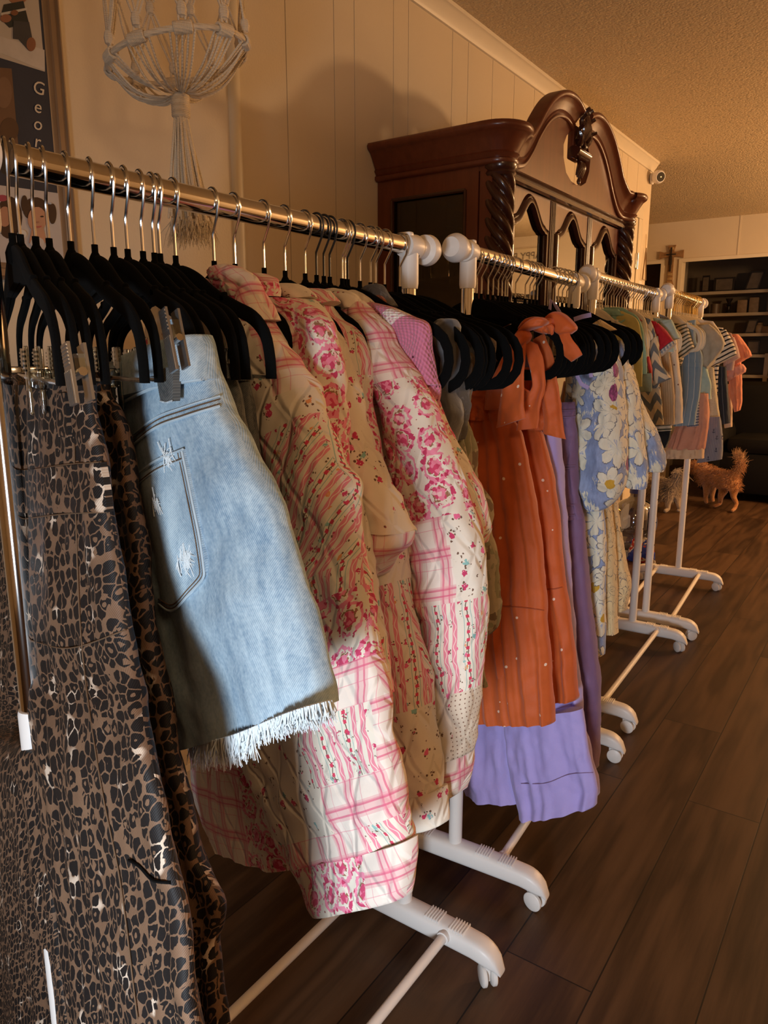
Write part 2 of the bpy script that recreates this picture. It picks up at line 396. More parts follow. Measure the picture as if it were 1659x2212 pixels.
def m_tan_dress(): return m_dots('orange_polka_dot_chiffon', (0.52, 0.098, 0.019), (0.80, 0.56, 0.42), 31.0, 0.10, 0.7, 0.6, False, 0.2)

M = {}
M['ditsy'], M['plaid'], M['rose'] = m_ditsy(), m_plaid(), m_rose()
M['stripe'], M['diag'] = m_stripe('pink_ribbon_stripe_cotton', 0), m_stripe('pink_ribbon_stripe_diagonal', 48)
M['dots'] = m_dots('brown_pin_dot_cotton', (0.66, 0.56, 0.44), (0.25, 0.14, 0.10), 150.0, 0.17, 0.1)
M['leopard'] = m_leopard()
M['denim'] = m_denim('light_blue_denim', (0.14, 0.24, 0.36), (0.50, 0.63, 0.71))
M['denim_dark'] = m_denim('dark_grey_denim', (0.03, 0.035, 0.04), (0.15, 0.15, 0.14))
M['denim_pale'] = plain('frayed_denim_thread', (0.66, 0.72, 0.75), 0.9, 0.1)
M['stitch'] = plain('brown_stitching_thread', (0.14, 0.085, 0.05), 0.8, 0.1)
M['stitch_pale'] = plain('pale_denim_edge', (0.45, 0.55, 0.62), 0.9, 0.1)
M['orange'] = m_tan_dress()
M['purple'] = m_cloth('lilac_cotton', (0.38, 0.31, 0.66), (0.44, 0.37, 0.74), 20.0, 0.7, 0.15, 0.5)
M['purple_dk'] = m_cloth('dusty_purple_cotton', (0.17, 0.095, 0.185), (0.225, 0.125, 0.24), 20.0, 0.7, 0.15, 0.5)
M['floral'] = m_bigfloral('blue_daffodil_print', (0.76, 0.70, 0.55), (0.27, 0.33, 0.51), (0.72, 0.42, 0.05), (0.42, 0.10, 0.26), 11.5)
M['leaf'] = m_bigfloral('cream_leaf_print', (0.70, 0.54, 0.30), (0.66, 0.50, 0.27), (0.02, 0.05, 0.03), (0.03, 0.05, 0.04), 17.0)
M['camo'] = m_camo()
M['velvet_ruffle'] = m_cloth('grey_floral_velvet', (0.030, 0.030, 0.034), (0.075, 0.075, 0.082), 18.0, 0.6, 0.5, 0.3)
M['dark_floral'] = m_bigfloral('dark_rust_floral', (0.075, 0.07, 0.065), (0.12, 0.12, 0.12), (0.42, 0.19, 0.05), (0.30, 0.10, 0.05), 26.0)
M['taupe_floral'] = m_bigfloral('taupe_floral', (0.20, 0.14, 0.09), (0.12, 0.13, 0.15), (0.22, 0.17, 0.08), (0.16, 0.08, 0.05), 22.0)
M['crochet'] = m_knit('pink_crochet_wool', (0.66, 0.21, 0.33), (0.10, 0.02, 0.04), (0.80, 0.72, 0.66))
M['velvet'] = None
g = G('black_velvet_flocking', 0.95, 0.03, sheen=0.015); g.base(g.mix(g.noise(g.co('Object'), 700.0, 2.0), (0.0025, 0.0025, 0.0025), (0.006, 0.006, 0.006))); M['velvet'] = g.m
M['chrome'] = plain('polished_chrome', (0.78, 0.77, 0.76), 0.09, 0.5, 1.0, 0.03)
M['steel'] = plain('hanger_steel_wire', (0.75, 0.75, 0.75), 0.2, 0.5, 1.0, 0.03)
M['black_wire'] = plain('black_enamel_wire', (0.02, 0.02, 0.02), 0.3, 0.5)
M['gold'] = plain('brass_hanger_wire', (0.80, 0.58, 0.22), 0.2, 0.5, 1.0, 0.05)
M['white_plastic'] = plain('white_plastic', (0.80, 0.76, 0.72), 0.35, 0.4, var=0.03)
M['white_coat'] = plain('white_powder_coat', (0.80, 0.77, 0.74), 0.4, 0.4, var=0.03)
M['ivory_velvet'] = plain('ivory_velvet_flocking', (0.72, 0.64, 0.50), 0.9, 0.1, sheen=0.2)
M['hole'] = plain('black_hole_recess', (0.004, 0.004, 0.004), 0.9, 0.1)
M['clear'] = glass('clear_acrylic', (0.80, 0.88, 0.92), 0.10)

# ---------------------------------------------------------------- the room
g = G('cream_painted_panelling', 0.55, 0.3); v = g.co('Object'); n = g.noise(v, 3.0, 4.0); g.base(g.mix(n, (0.66, 0.55, 0.40), (0.72, 0.61, 0.45))); g.bump(g.noise(v, 160.0, 3.0), 0.25, 0.002); M['wall'] = g.m
M['trim'] = plain('cream_gloss_trim', (0.74, 0.65, 0.50), 0.4, 0.4, var=0.04)
g = G('popcorn_ceiling', 0.62, 0.5); v = g.co('Object'); n1 = g.noise(v, 75.0, 4.0, 0.7); n2 = g.noise(v, 2.0, 2.0); d, c = g.vor(v, 90.0, 1.0)
g.base(g.mix(n1, (0.64, 0.49, 0.30), (0.88, 0.70, 0.44))); g.bump(n1 + (1.0 - d) * 0.5, 0.9, 0.012); g.rough(0.75 - c[0].gt(0.86) * 0.55); M['ceiling'] = g.m
g = G('brown_plank_floor', 0.42, 0.28); v = g.co('Object'); x, y, z = g.xyz(v)
br = g.nt.nodes.new('ShaderNodeTexBrick'); g.nt.links.new(g.vec(y, x), br.inputs['Vector']); br.offset = 0.37; br.squash = 1.0
for k, val in (('Scale', 1.0), ('Mortar Size', 0.0016), ('Brick Width', 1.22), ('Row Height', 0.18), ('Bias', 0.0)): br.inputs[k].default_value = val
br.inputs['Color1'].default_value = (0, 0, 0, 1); br.inputs['Color2'].default_value = (1, 1, 1, 1); br.inputs['Mortar'].default_value = (0.5, 0.5, 0.5, 1)
q = g.nt.nodes.new('ShaderNodeSeparateColor'); g.nt.links.new(br.outputs['Color'], q.inputs[0]); tone = E(g, q.outputs[0])
gr = g.noise(g.vec(x * 14.0, y * 0.9 + tone * 5.0, tone * 9.0), 3.2, 6.0, 0.65); fig = ((g.noise(g.vec(x * 4.0, y * 0.55 + tone * 7.0, tone * 3.0), 2.0, 2.0) * 26.0).sin() * 0.5 + 0.5)
k = gr * 0.62 + fig * 0.22 + tone * 0.22
wc = g.mix(k.ss(0.2, 0.9), (0.026, 0.0125, 0.006), (0.110, 0.058, 0.028)); wc = g.mix(E(g, br.outputs['Fac']), wc, (0.012, 0.007, 0.004)); g.base(wc)
g.bump(gr * 0.4 - E(g, br.outputs['Fac']), 0.25, 0.002); g.rough(0.36 + gr * 0.22); M['floor'] = g.m

def structure(o): o['kind'] = 'structure'; return o
WX, H = -1.53, 2.44
b = B(); b.box((-4.2, -2.7, -0.1), (2.6, 9.0, 0.0)); structure(b.build('floor', M['floor'], smooth=False))
b = B(); b.box((-4.2, -2.7, H), (2.6, 9.0, H + 0.1)); structure(b.build('ceiling', M['ceiling'], smooth=False))
# left wall: smooth board as far as the joint strip, then grooved panelling
b = B(); b.box((WX - 0.12, -2.7, 0), (WX - 0.006, 5.29, H)); edges = [-2.7, 1.514, 1.722, 1.938, 2.04, 2.256, 2.347, 2.647, 2.769, 2.976, 3.18, 3.39, 3.60, 3.71, 3.92, 4.13, 4.24, 4.45, 4.66, 4.77, 4.98, 5.29]
for y0, y1 in zip(edges[:-1], edges[1:]): b.box((WX - 0.008, y0 + 0.0018, 0), (WX, y1 - 0.0018, H))
structure(b.build('wall_left', M['wall'], smooth=False))
b = B(); b.prism([(WX + 0.016 * math.cos(t) - 0.001, 1.514 + 0.020 * math.sin(t)) for t in np.linspace(-PI / 2, PI / 2, 11)], 0, H, 'z'); structure(b.build('trim_1', M['trim']))
prof = [(WX - 0.001, H), (WX - 0.001, H - 0.062), (WX + 0.008, H - 0.060), (WX + 0.012, H - 0.048), (WX + 0.024, H - 0.036), (WX + 0.034, H - 0.018), (WX + 0.042, H - 0.012), (WX + 0.044, H)]
b = B(); b.prism(prof, -2.7, 5.29, 'y'); structure(b.build('trim_2', M['trim'], auto=30))
b = B(); b.prism([(WX, 0), (WX + 0.014, 0), (WX + 0.014, 0.07), (WX + 0.006, 0.085), (WX, 0.085)], -2.7, 5.29, 'y'); structure(b.build('baseboard_left', M['trim'], smooth=False))
b = B(); b.box((2.5, -2.7, 0), (2.6, 9.0, H)); structure(b.build('wall_right', M['wall'], smooth=False))
b = B(); b.box((-1.66, -2.7, 0), (2.6, -2.6, H)); structure(b.build('wall_back', M['wall'], smooth=False))
b = B(); b.box((-4.2, 5.17, 0), (-1.651, 5.29, H)); structure(b.build('wall_passage', M['wall'], smooth=False))
b = B(); b.box((-4.2, 5.29, 0), (-4.1, 9.0, H)); structure(b.build('wall_far_left', M['wall'], smooth=False))
FY = 7.63
b = B()
b.box((-4.1, FY, 2.085), (2.5, FY + 0.12, H)); b.box((-4.1, FY, 0), (-2.42, FY + 0.12, 2.085)); b.box((-2.062, FY, 0), (-1.868, FY + 0.12, 2.085)); b.box((-0.55, FY, 0), (2.5, FY + 0.12, 2.085)); b.box((-2.42, FY, 0), (-2.062, FY + 0.12, 0.9))
for x in (-3.2, -2.25, -1.4, -0.7, 0.2, 1.0): b.box((x, FY - 0.004, 2.09), (x + 0.012, FY + 0.002, H))
structure(b.build('wall_far', M['wall'], smooth=False))
b = B()
for x0, x1 in ((-2.42, -2.062), (-1.868, -0.55)):
    b.box((x0 - 0.0, FY - 0.014, 2.07), (x1, FY, 2.10)); b.box((x0 - 0.03, FY - 0.014, 0.9 if x0 < -2 else 0), (x0, FY, 2.10)); b.box((x1, FY - 0.014, 0.9 if x0 < -2 else 0), (x1 + 0.03, FY, 2.10))
structure(b.build('trim_3', M['trim'], smooth=False))
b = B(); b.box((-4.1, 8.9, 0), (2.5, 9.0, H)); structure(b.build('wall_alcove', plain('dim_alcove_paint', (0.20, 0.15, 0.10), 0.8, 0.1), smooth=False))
# door and casing on the left wall beyond the cabinet
b = B()
for y0, y1, z0, z1 in ((4.18, 4.26, 0, 2.06), (5.02, 5.10, 0, 2.06), (4.18, 5.10, 2.06, 2.14)): b.box((WX, y0, z0), (WX + 0.018, y1, z1), 0.004)
structure(b.build('trim_4', M['trim'], auto=30))
b = B(); b.box((WX - 0.001, 4.262, 0.012), (WX + 0.010, 5.018, 2.058))
for z0, z1 in ((0.15, 0.95), (1.08, 1.92)):
    for y0, y1 in ((4.36, 4.60), (4.68, 4.92)): b.box((WX + 0.008, y0, z0), (WX + 0.014, y1, z1), 0.004)
dr = structure(b.build('door_1', M['trim'], smooth=False))
for z in (0.25, 1.0, 1.80):
    b = B(); b.box((WX + 0.006, 5.000, z - 0.045), (WX + 0.021, 5.035, z + 0.045), 0.002).lathe([(0.006, -0.05), (0.006, 0.05)], (WX + 0.022, 5.018, z)); b.build('hinge', M['steel'], dr)
# light switch and plaque hanger on the wall end
sw = thing('light_switch', 'small white light switch plate on the wall by the bright door', 'switch', (WX, 5.17, 1.63))
b = B(); b.box((WX, 5.135, 1.57), (WX + 0.007, 5.205, 1.69), 0.002); b.build('plate', M['white_plastic'], sw); b = B(); b.box((WX + 0.006, 5.165, 1.615), (WX + 0.014, 5.175, 1.645), 0.001); b.build('toggle', M['white_plastic'], sw)
hg = thing('wall_hanging', 'thin triangular wooden hanging dangling on the wall beyond the door casing', 'decoration', (WX, 5.22, 1.85))
b = B(); b.tubeline([(WX + 0.012, 5.225, 1.90), (WX + 0.012, 5.185, 1.70), (WX + 0.012, 5.265, 1.70)], 0.004, 6, True); b.build('frame', plain('thin_oak', (0.28, 0.17, 0.07), 0.6), hg)
b = B(); b.tubeline([(WX + 0.008, 5.225, 1.90), (WX + 0.006, 5.225, 1.99)], 0.0015, 6); b.build('cord', M['gold'], hg)
# security camera on the corner
sc_ = thing('security_camera', 'round white security camera with black lens on the wall corner near ceiling', 'camera', (WX, 5.24, 2.33))
p = Vector((WX + 0.005, 5.25, 2.335))
b = B(); b.lathe([(0.0, 0), (0.034, 0.002), (0.036, 0.012), (0.016, 0.02), (0.014, 0.034), (0.0, 0.036)], p, 'x'); b.build('mount', M['white_plastic'], sc_)
dv = Vector((0.7, -0.6, -0.2)).normalized(); cpos = p + Vector((0.055, -0.03, 0))
b = B(); side = circ(1, 20); rings = []
for t in np.linspace(0.0, 1.0, 12):
    a = PI * (t * 0.72); rings.append((0.042 * math.sin(a), -0.042 * math.cos(a)))
q = dv.to_track_quat('Z', 'Y').to_matrix()
bb = B().lathe(rings, (0, 0, 0)); b.add([cpos + q @ vv for vv in bb.v], bb.f); b.build('housing', M['white_plastic'], sc_)
bb = B().lathe([(0.0, 0.028), (0.028, 0.028), (0.030, 0.024), (0.030, 0.020), (0, 0.018)], (0, 0, 0)); b = B().add([cpos + q @ vv for vv in bb.v], bb.f); b.build('lens', plain('black_lens_face', (0.006, 0.006, 0.006), 0.15), sc_)
bb = B().lathe([(0.0, 0.030), (0.004, 0.030), (0.005, 0.0282)], (0, 0, 0)); b = B().add([cpos + q @ vv for vv in bb.v], bb.f); b.build('lens_ring', M['steel'], sc_)

# cross on the far post
cr = thing('wall_cross', 'rustic wooden cross with dark crucifix on the post between far openings', 'cross', (-1.972, FY, 2.05))
wood = plain('weathered_cross_wood', (0.30, 0.17, 0.08), 0.7, 0.2, var=0.45, sc=40)
b = B()
def flare(a, b_, w0, w1, ax):
    return [(a, -w0), (b_, -w1), (b_, w1), (a, w0)]
for ax, (a0, a1) in (('z', (-0.18, 0.18)), ('x', (-0.11, 0.11))):
    zc = 2.05 if ax == 'z' else 2.145
    for s0, s1, w0, w1 in ((a0, a0 + 0.04, 0.036, 0.024), (a0 + 0.04, a1 - 0.04, 0.024, 0.024), (a1 - 0.04, a1, 0.024, 0.036)):
        poly = [(s0, -w0), (s1, -w1), (s1, w1), (s0, w0)]
        if ax == 'z': b.prism([(-1.972 + p_[1], zc + p_[0]) for p_ in poly], FY - 0.020, FY - 0.001, 'y')
        else: b.prism([(-1.972 + p_[0], zc + p_[1]) for p_ in poly], FY - 0.021, FY - 0.001, 'y')
b.build('cross_board', wood, cr, smooth=False)
b = B(); b.box((-1.979, FY - 0.032, 1.99), (-1.965, FY - 0.019, 2.21), 0.002).box((-2.015, FY - 0.032, 2.14), (-1.929, FY - 0.019, 2.152), 0.002); b.box((-1.986, FY - 0.036, 2.05), (-1.958, FY - 0.03, 2.13), 0.004); b.build('crucifix', plain('dark_cross_metal', (0.03, 0.02, 0.015), 0.5), cr)
b = B()
for z in (1.885, 1.925, 1.965, 2.20): b.box((-1.994, FY - 0.026, z - 0.012), (-1.950, FY - 0.019, z + 0.012), 0.003)
b.build('carved_panel', plain('carved_pale_wood', (0.42, 0.28, 0.13), 0.7, var=0.4, sc=60), cr)

# shelves in the alcove with their ornaments
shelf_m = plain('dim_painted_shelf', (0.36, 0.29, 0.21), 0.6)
SY = 8.45
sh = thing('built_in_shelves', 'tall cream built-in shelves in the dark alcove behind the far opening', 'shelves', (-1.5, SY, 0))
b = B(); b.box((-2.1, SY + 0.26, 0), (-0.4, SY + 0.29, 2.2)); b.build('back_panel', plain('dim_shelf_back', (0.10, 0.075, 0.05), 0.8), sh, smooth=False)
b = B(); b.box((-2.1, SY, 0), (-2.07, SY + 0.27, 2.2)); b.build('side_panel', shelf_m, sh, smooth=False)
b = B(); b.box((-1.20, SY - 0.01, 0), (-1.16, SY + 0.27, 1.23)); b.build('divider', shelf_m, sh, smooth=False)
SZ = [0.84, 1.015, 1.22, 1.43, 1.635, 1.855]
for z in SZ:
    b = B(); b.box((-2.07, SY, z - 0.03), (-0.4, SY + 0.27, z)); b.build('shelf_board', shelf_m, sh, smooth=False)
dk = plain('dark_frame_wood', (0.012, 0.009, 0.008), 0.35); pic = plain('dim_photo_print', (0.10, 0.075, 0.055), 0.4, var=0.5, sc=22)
def photo_frame(x, z, w_, h_, lab, lean=0.0):
    t = thing('photo_frame', lab, 'picture frame', (x, SY + 0.1, z), 'ornaments on the alcove shelves')
    b = B(); f = 0.016; y = SY + 0.08
    pts = [(x - w_ / 2, z), (x + w_ / 2, z), (x + w_ / 2 + lean, z + h_), (x - w_ / 2 + lean, z + h_)]
    b.prism(pts, y, y + 0.018, 'y'); b.build('frame', dk, t, smooth=False)
    c0 = sum(p_[0] for p_ in pts) / 4; c1 = z + h_ / 2; ip = [(c0 + (p_[0] - c0) * 0.78, c1 + (p_[1] - c1) * 0.78) for p_ in pts]
    b = B(); b.prism(ip, y - 0.004, y + 0.002, 'y'); b.build('print', pic, t, smooth=False)
photo_frame(-1.84, 1.855, 0.07, 0.17, 'narrow dark picture frame at the left end of the top alcove shelf')
photo_frame(-1.66, 1.855, 0.20, 0.14, 'wide dark picture frame on the top alcove shelf')
photo_frame(-1.40, 1.855, 0.13, 0.19, 'leaning dark picture frame on the top alcove shelf, centre right', 0.05)
photo_frame(-1.17, 1.855, 0.10, 0.17, 'dark picture frame at the right edge of the top alcove shelf')
photo_frame(-1.19, 1.635, 0.11, 0.20, 'tall dark picture frame at the right of the second alcove shelf')
photo_frame(-1.38, 1.43, 0.09, 0.14, 'small leaning picture frame on the third alcove shelf', 0.03)
photo_frame(-1.12, 1.43, 0.13, 0.13, 'dark picture frame with pale print at the right of the third alcove shelf', 0.02)
photo_frame(-1.33, 1.22, 0.12, 0.14, 'brown picture frame on the fourth alcove shelf')
photo_frame(-1.21 + 0.10, 1.22, 0.10, 0.14, 'dark picture frame at the right of the fourth alcove shelf', 0.03)
def lathe_thing(name, lab, cat_, x, z, prof, m, y=SY + 0.1):
    o = B().lathe([(r, h + z) for r, h in prof], (x, y, 0)).build(name, m, org=(x, y, z)); return tag(o, lab, cat_, 'ornaments on the alcove shelves')
lathe_thing('candle_holder', 'dark turned candle holder on the second alcove shelf', 'candle holder', -1.60, 1.635, [(0.0, 0), (0.035, 0), (0.03, 0.02), (0.01, 0.04), (0.012, 0.07), (0.03, 0.085), (0.012, 0.1), (0.03, 0.135), (0.035, 0.15), (0.0, 0.15)], dk)
lathe_thing('storage_tin', 'brown tin standing left on the second alcove shelf', 'tin', -1.73, 1.635, [(0, 0), (0.045, 0), (0.045, 0.10), (0, 0.10)], plain('brown_tin', (0.08, 0.05, 0.03), 0.5))
for i, (x, hh, c, lab) in enumerate(((-1.47, 0.13, (0.20, 0.13, 0.08), 'wide brown keepsake box on the second alcove shelf'), (-1.36, 0.15, (0.16, 0.11, 0.07), 'taller brown keepsake box on the second alcove shelf'), (-1.22, 0.07, (0.16, 0.09, 0.04), 'low tan keepsake box on the third alcove shelf'))):
    z = 1.635 if i < 2 else 1.43
    o = B().box((x - 0.045, SY + 0.06, z), (x + 0.045, SY + 0.13, z + hh), 0.008).build('keepsake_box', plain('keepsake_brown', c, 0.6, var=0.4, sc=30), org=(x, SY + 0.1, z)); tag(o, lab, 'box', 'ornaments on the alcove shelves')
lathe_thing('jar', 'small pale jar on the third alcove shelf', 'jar', -1.29, 1.43, [(0, 0), (0.03, 0), (0.042, 0.03), (0.04, 0.07), (0.025, 0.09), (0.028, 0.105), (0, 0.105)], plain('pale_jar', (0.25, 0.18, 0.11), 0.4))

# dark armchair in front of the far opening
arm = plain('black_leather', (0.008, 0.007, 0.006), 0.7, 0.12, var=0.3, sc=6)
ac = thing('armchair', 'large black armchair in the dark in front of the shelves', 'armchair', (-0.9, 7.1, 0))
b = B(); b.box((-1.36, 6.75, 0.06), (-0.3, 7.52, 0.42), 0.05); b.build('seat_base', arm, ac)
b = B(); b.box((-1.36, 7.25, 0.30), (-0.3, 7.55, 0.98), 0.10); b.build('backrest', arm, ac)
for x in (-1.40, -0.42):
    b = B(); b.box((x, 6.72, 0.05), (x + 0.2, 7.45, 0.64), 0.08); b.build('armrest', arm, ac)
b = B(); b.box((-1.19, 6.74, 0.40), (-0.43, 7.3, 0.54), 0.05); b.build('seat_cushion', arm, ac)
for x in (-1.3, -0.4):
    for y in (6.8, 7.45): B().lathe([(0, 0), (0.025, 0), (0.03, 0.08), (0, 0.08)], (x, y, 0)).build('leg', dk, ac)

# sign on the far wall (seen back to front in the cabinet glass)
sg = thing('wall_sign', 'cream wall sign reading HAPPY PLACE, mirrored in the cabinet door glass', 'sign', (1.31, FY, 2.235))
b = B(); b.box((0.90, FY - 0.03, 2.155), (1.72, FY - 0.001, 2.315), 0.004); b.build('board', plain('cream_sign_board', (0.72, 0.62, 0.44), 0.6), sg)
def text_mesh(name, s, size, m, parent, loc, rot, shear=0.0, ext=0.002, align='CENTER'):
    cu = bpy.data.curves.new(name, 'FONT'); cu.body = s; cu.size = size; cu.extrude = ext; cu.align_x = align; cu.align_y = 'CENTER'; cu.shear = shear; cu.resolution_u = 3
    t = bpy.data.objects.new(name + '_curve', cu); C.objects.link(t)
    dg = bpy.context.evaluated_depsgraph_get(); me = bpy.data.meshes.new_from_object(t.evaluated_get(dg)); bpy.data.objects.remove(t)
    me.materials.clear(); me.materials.append(m); me.name = name
    R = Matrix.Translation(Vector(loc) - ORG[parent.name]) @ rot.to_4x4(); me.transform(R)
    o = bpy.data.objects.new(name, me); put(o, parent, None); return o
RX = Matrix.Rotation(PI / 2, 3, 'X')
text_mesh('lettering', 'HAPPY PLACE', 0.105, plain('dark_sign_letters', (0.10, 0.07, 0.05), 0.6), sg, (1.31, FY - 0.032, 2.235), RX)

# ---------------------------------------------------------------- picture collage on the left wall
pf = thing('picture_collage', 'large framed photo collage with blue mat and white lettering on left wall', 'picture', (WX, 0.6, 1.6))
fy1, fz0 = 1.012, onx(15, 603, WX + 0.02).z
gold_f = plain('pewter_frame_moulding', (0.30, 0.22, 0.15), 0.35, 0.5, 0.5, 0.15)
fp = [(0.0, 0.0), (0.018, 0.0), (0.020, 0.004), (0.016, 0.007), (0.016, 0.020), (0.013, 0.023), (0.012, 0.030), (0.010, 0.034), (0.0, 0.034)]
b = B()
b.prism([(WX + a, fy1 - c) for a, c in fp], fz0, 2.2, 'z'); b.prism([(WX + a, -0.1 + c) for a, c in fp], fz0, 2.2, 'z')
b.prism([(WX + a, fz0 + c) for a, c in fp], -0.1, fy1, 'y'); b.prism([(WX + a, 2.2 - c) for a, c in fp], -0.1, fy1, 'y')
b.build('frame', gold_f, pf, auto=25)
b = B(); b.box((WX + 0.004, -0.05, fz0 + 0.03), (WX + 0.0095, fy1 - 0.030, 2.15)); b.build('mat_board', plain('navy_mat_board', (0.022, 0.028, 0.052), 0.6, var=0.2), pf, smooth=False)
PX = WX + 0.0105
def pw(px, py): q = onx(px, py, PX); return (q.y, q.z)
def print_(name, pts, layers, lab=None):
    # pts: corners in the wall plane; layers: list of (polygon, colour) lying one on another
    b = B(); b.prism(pts, WX + 0.009, PX, 'x'); ms = []
    o = b.build(name, plain('print_ground', layers[0][1], 0.45, 0.3, var=0.15, sc=12), pf, smooth=False)
    if lab: o['label'] = lab
    for i, (poly, c) in enumerate(layers[1:]):
        b2 = B(); b2.prism(poly, PX, PX + 0.0003 * (i + 1), 'x'); b.v, b.f = b2.v, b2.f
        x = b.build(name + '_area', plain('print_tone', c, 0.45, 0.3, var=0.2, sc=25), o, smooth=False)
def ell(cx, cy, rx, ry, k=18, a0=0, a1=2 * PI): return [pw(cx + rx * math.cos(t), cy + ry * math.sin(t)) for t in np.linspace(a0, a1, k, endpoint=False)]
def quad(*p): return [pw(*k) for k in p]
print_('photo_print', quad((-80, -90), (78, -60), (97, 155), (-80, 100)), [None or ((0, 0), (0.46, 0.42, 0.38))][0:1] + [
    (quad((-60, 90), (-60, 60), (96, 108), (97, 153)), (0.52, 0.49, 0.47)), (ell(38, -20, 26, 30), (0.30, 0.15, 0.09)), (quad((8, 10), (50, 2), (62, 50), (20, 60), (0, 40)), (0.03, 0.035, 0.035)),
    (quad((2, 28), (57, 17), (58, 22), (2, 34)), (0.5, 0.48, 0.45)), (ell(12, 40, 12, 9), (0.28, 0.13, 0.08)), (quad((28, 45), (62, 48), (70, 90), (60, 108), (40, 85), (28, 84)), (0.055, 0.055, 0.06)),
    (ell(66, 96, 10, 15), (0.25, 0.11, 0.06)), (ell(30, 28, 8, 6), (0.20, 0.09, 0.05))], 'photograph of a seated person in a dark striped top')
print_('photo_print', quad((-80, 140), (25, 148), (40, 320), (-80, 320)), [((0, 0), (0.15, 0.085, 0.05)), (ell(8, 200, 18, 34), (0.20, 0.12, 0.075)), (ell(20, 280, 20, 26), (0.10, 0.055, 0.03)), (ell(5, 318, 20, 8), (0.04, 0.02, 0.012))], 'sepia photograph')
hair, skin = (0.055, 0.028, 0.018), (0.50, 0.27, 0.17)
print_('photo_print', quad((-60, 392), (131, 418), (142, 520), (142, 580), (-60, 560)), [((0, 0), (0.50, 0.47, 0.47)),
    (ell(20, 470, 28, 46), hair), (ell(10, 468, 14, 22), (0.42, 0.22, 0.14)), (ell(4, 428, 13, 7), (0.35, 0.06, 0.10)), (ell(76, 452, 27, 26), hair), (ell(52, 440, 7, 18), hair), (ell(113, 462, 8, 22), hair), (ell(106, 450, 9, 9), hair),
    (ell(79, 474, 20, 27), skin), (quad((68, 492), (92, 492), (100, 525), (62, 525)), skin), (ell(79, 525, 15, 12), (0.55, 0.50, 0.48)), (ell(71, 470, 3.5, 1.6), (0.03, 0.015, 0.01)), (ell(89, 468, 3.5, 1.6), (0.03, 0.015, 0.01)), (ell(80, 480, 2.5, 2), (0.40, 0.19, 0.12)),
    (ell(80, 488, 8, 4.5, 12, 0, PI), (0.45, 0.12, 0.10)), (ell(46, 506, 9, 9), (0.62, 0.60, 0.58)), (ell(106, 440, 3, 2), (0.45, 0.5, 0.6))], 'photograph of a laughing child with pigtails')
RW = Matrix(((0, 0, 1), (1, 0, 0), (0, 1, 0)))     # text facing +x, running along +y
wt = plain('white_lettering', (0.62, 0.55, 0.45), 0.6)
for ch, px, py, sz in (('G', 82, 191, 0.036), ('e', 80, 231, 0.036), ('o', 80, 268, 0.036), ('r', 79, 306, 0.036)):
    q = onx(px, py, PX); text_mesh('letter', ch, sz, wt, pf, (PX + 0.0002, q.y, q.z), RW, 0.22, 0.0004)

# ---------------------------------------------------------------- macrame plant hanger
MX, MR = -1.2, 0.130
rc = Vector((MX, 1.046, 1.752)); tilt = Matrix.Rotation(math.radians(8.5), 3, 'X') @ Matrix.Rotation(math.radians(-8), 3, 'Y')
cot = G('natural_cotton_cord', 0.95, 0.1, sheen=0.2); cv = cot.co('Object'); cn = cot.noise(cv, 300.0, 2.0); cot.base(cot.mix(cn, (0.68, 0.56, 0.41), (0.82, 0.71, 0.54))); cot.bump(((cot.xyz(cv)[2] * 1600.0).sin()), 0.4, 0.001); cot = cot.m
mac = thing('macrame_plant_hanger', 'cream macrame plant hanger with ring and long tassel by the left wall', 'plant hanger', (MX, 1.046, 2.44))
def rp(a, r=MR, dz=0.0): v_ = Vector((r * math.cos(a), r * math.sin(a), 0)); k_ = min(1, dz / 0.25); return rc + (tilt @ v_) * (1 - k_) + v_ * k_ + Vector((0, 0, dz))
b = B(); b.tubeline([rp(a) for a in np.linspace(0, 2 * PI, 48, endpoint=False)], 0.0055, 8, True)
for k in range(10):                     # lashings of cord over the ring
    a0 = 2 * PI * k / 10
    for j in range(11):
        a = a0 + (j - 5) * 0.021; c = rp(a); rad = tilt @ Vector((math.cos(a), math.sin(a), 0)); zz = tilt @ Vector((0, 0, 1))
        b.tubeline([c + (rad * math.cos(t) + zz * math.sin(t)) * 0.0085 for t in np.linspace(0, 2 * PI, 10, endpoint=False)], 0.0026, 6, True)
b.build('ring', cot, mac)
knot = Vector((MX, 1.046, onx(395, 208, MX).z)); rnd = random.Random(3)
b = B()
for k in range(10):
    for j in range(5):
        a = 2 * PI * k / 10 + (j - 2) * 0.085; s0 = rp(a) + Vector((0, 0, -0.004)); e = knot + Vector((0.008 * math.cos(a), 0.008 * math.sin(a), 0.004))
        sag = rnd.uniform(0.012, 0.03); m1 = s0.lerp(e, 0.35) + Vector((0, 0, -sag)); m2 = s0.lerp(e, 0.75) + Vector((0, 0, -sag * 0.8))
        b.tubeline(cat([s0, m1, m2, e], 12), 0.0022, 5)
b.build('cradle_cords', cot, mac)
b = B(); lz = 2.235; up_ = [(rp(2 * PI * k / 10), rp(2 * PI * (k + 0.5) / 10, MR * 0.98, 0.13), rp(2 * PI * k / 10, MR * 0.98, 0.25), rp(2 * PI * (k + 0.5) / 10, MR * 0.98, 0.37)) for k in range(10)]
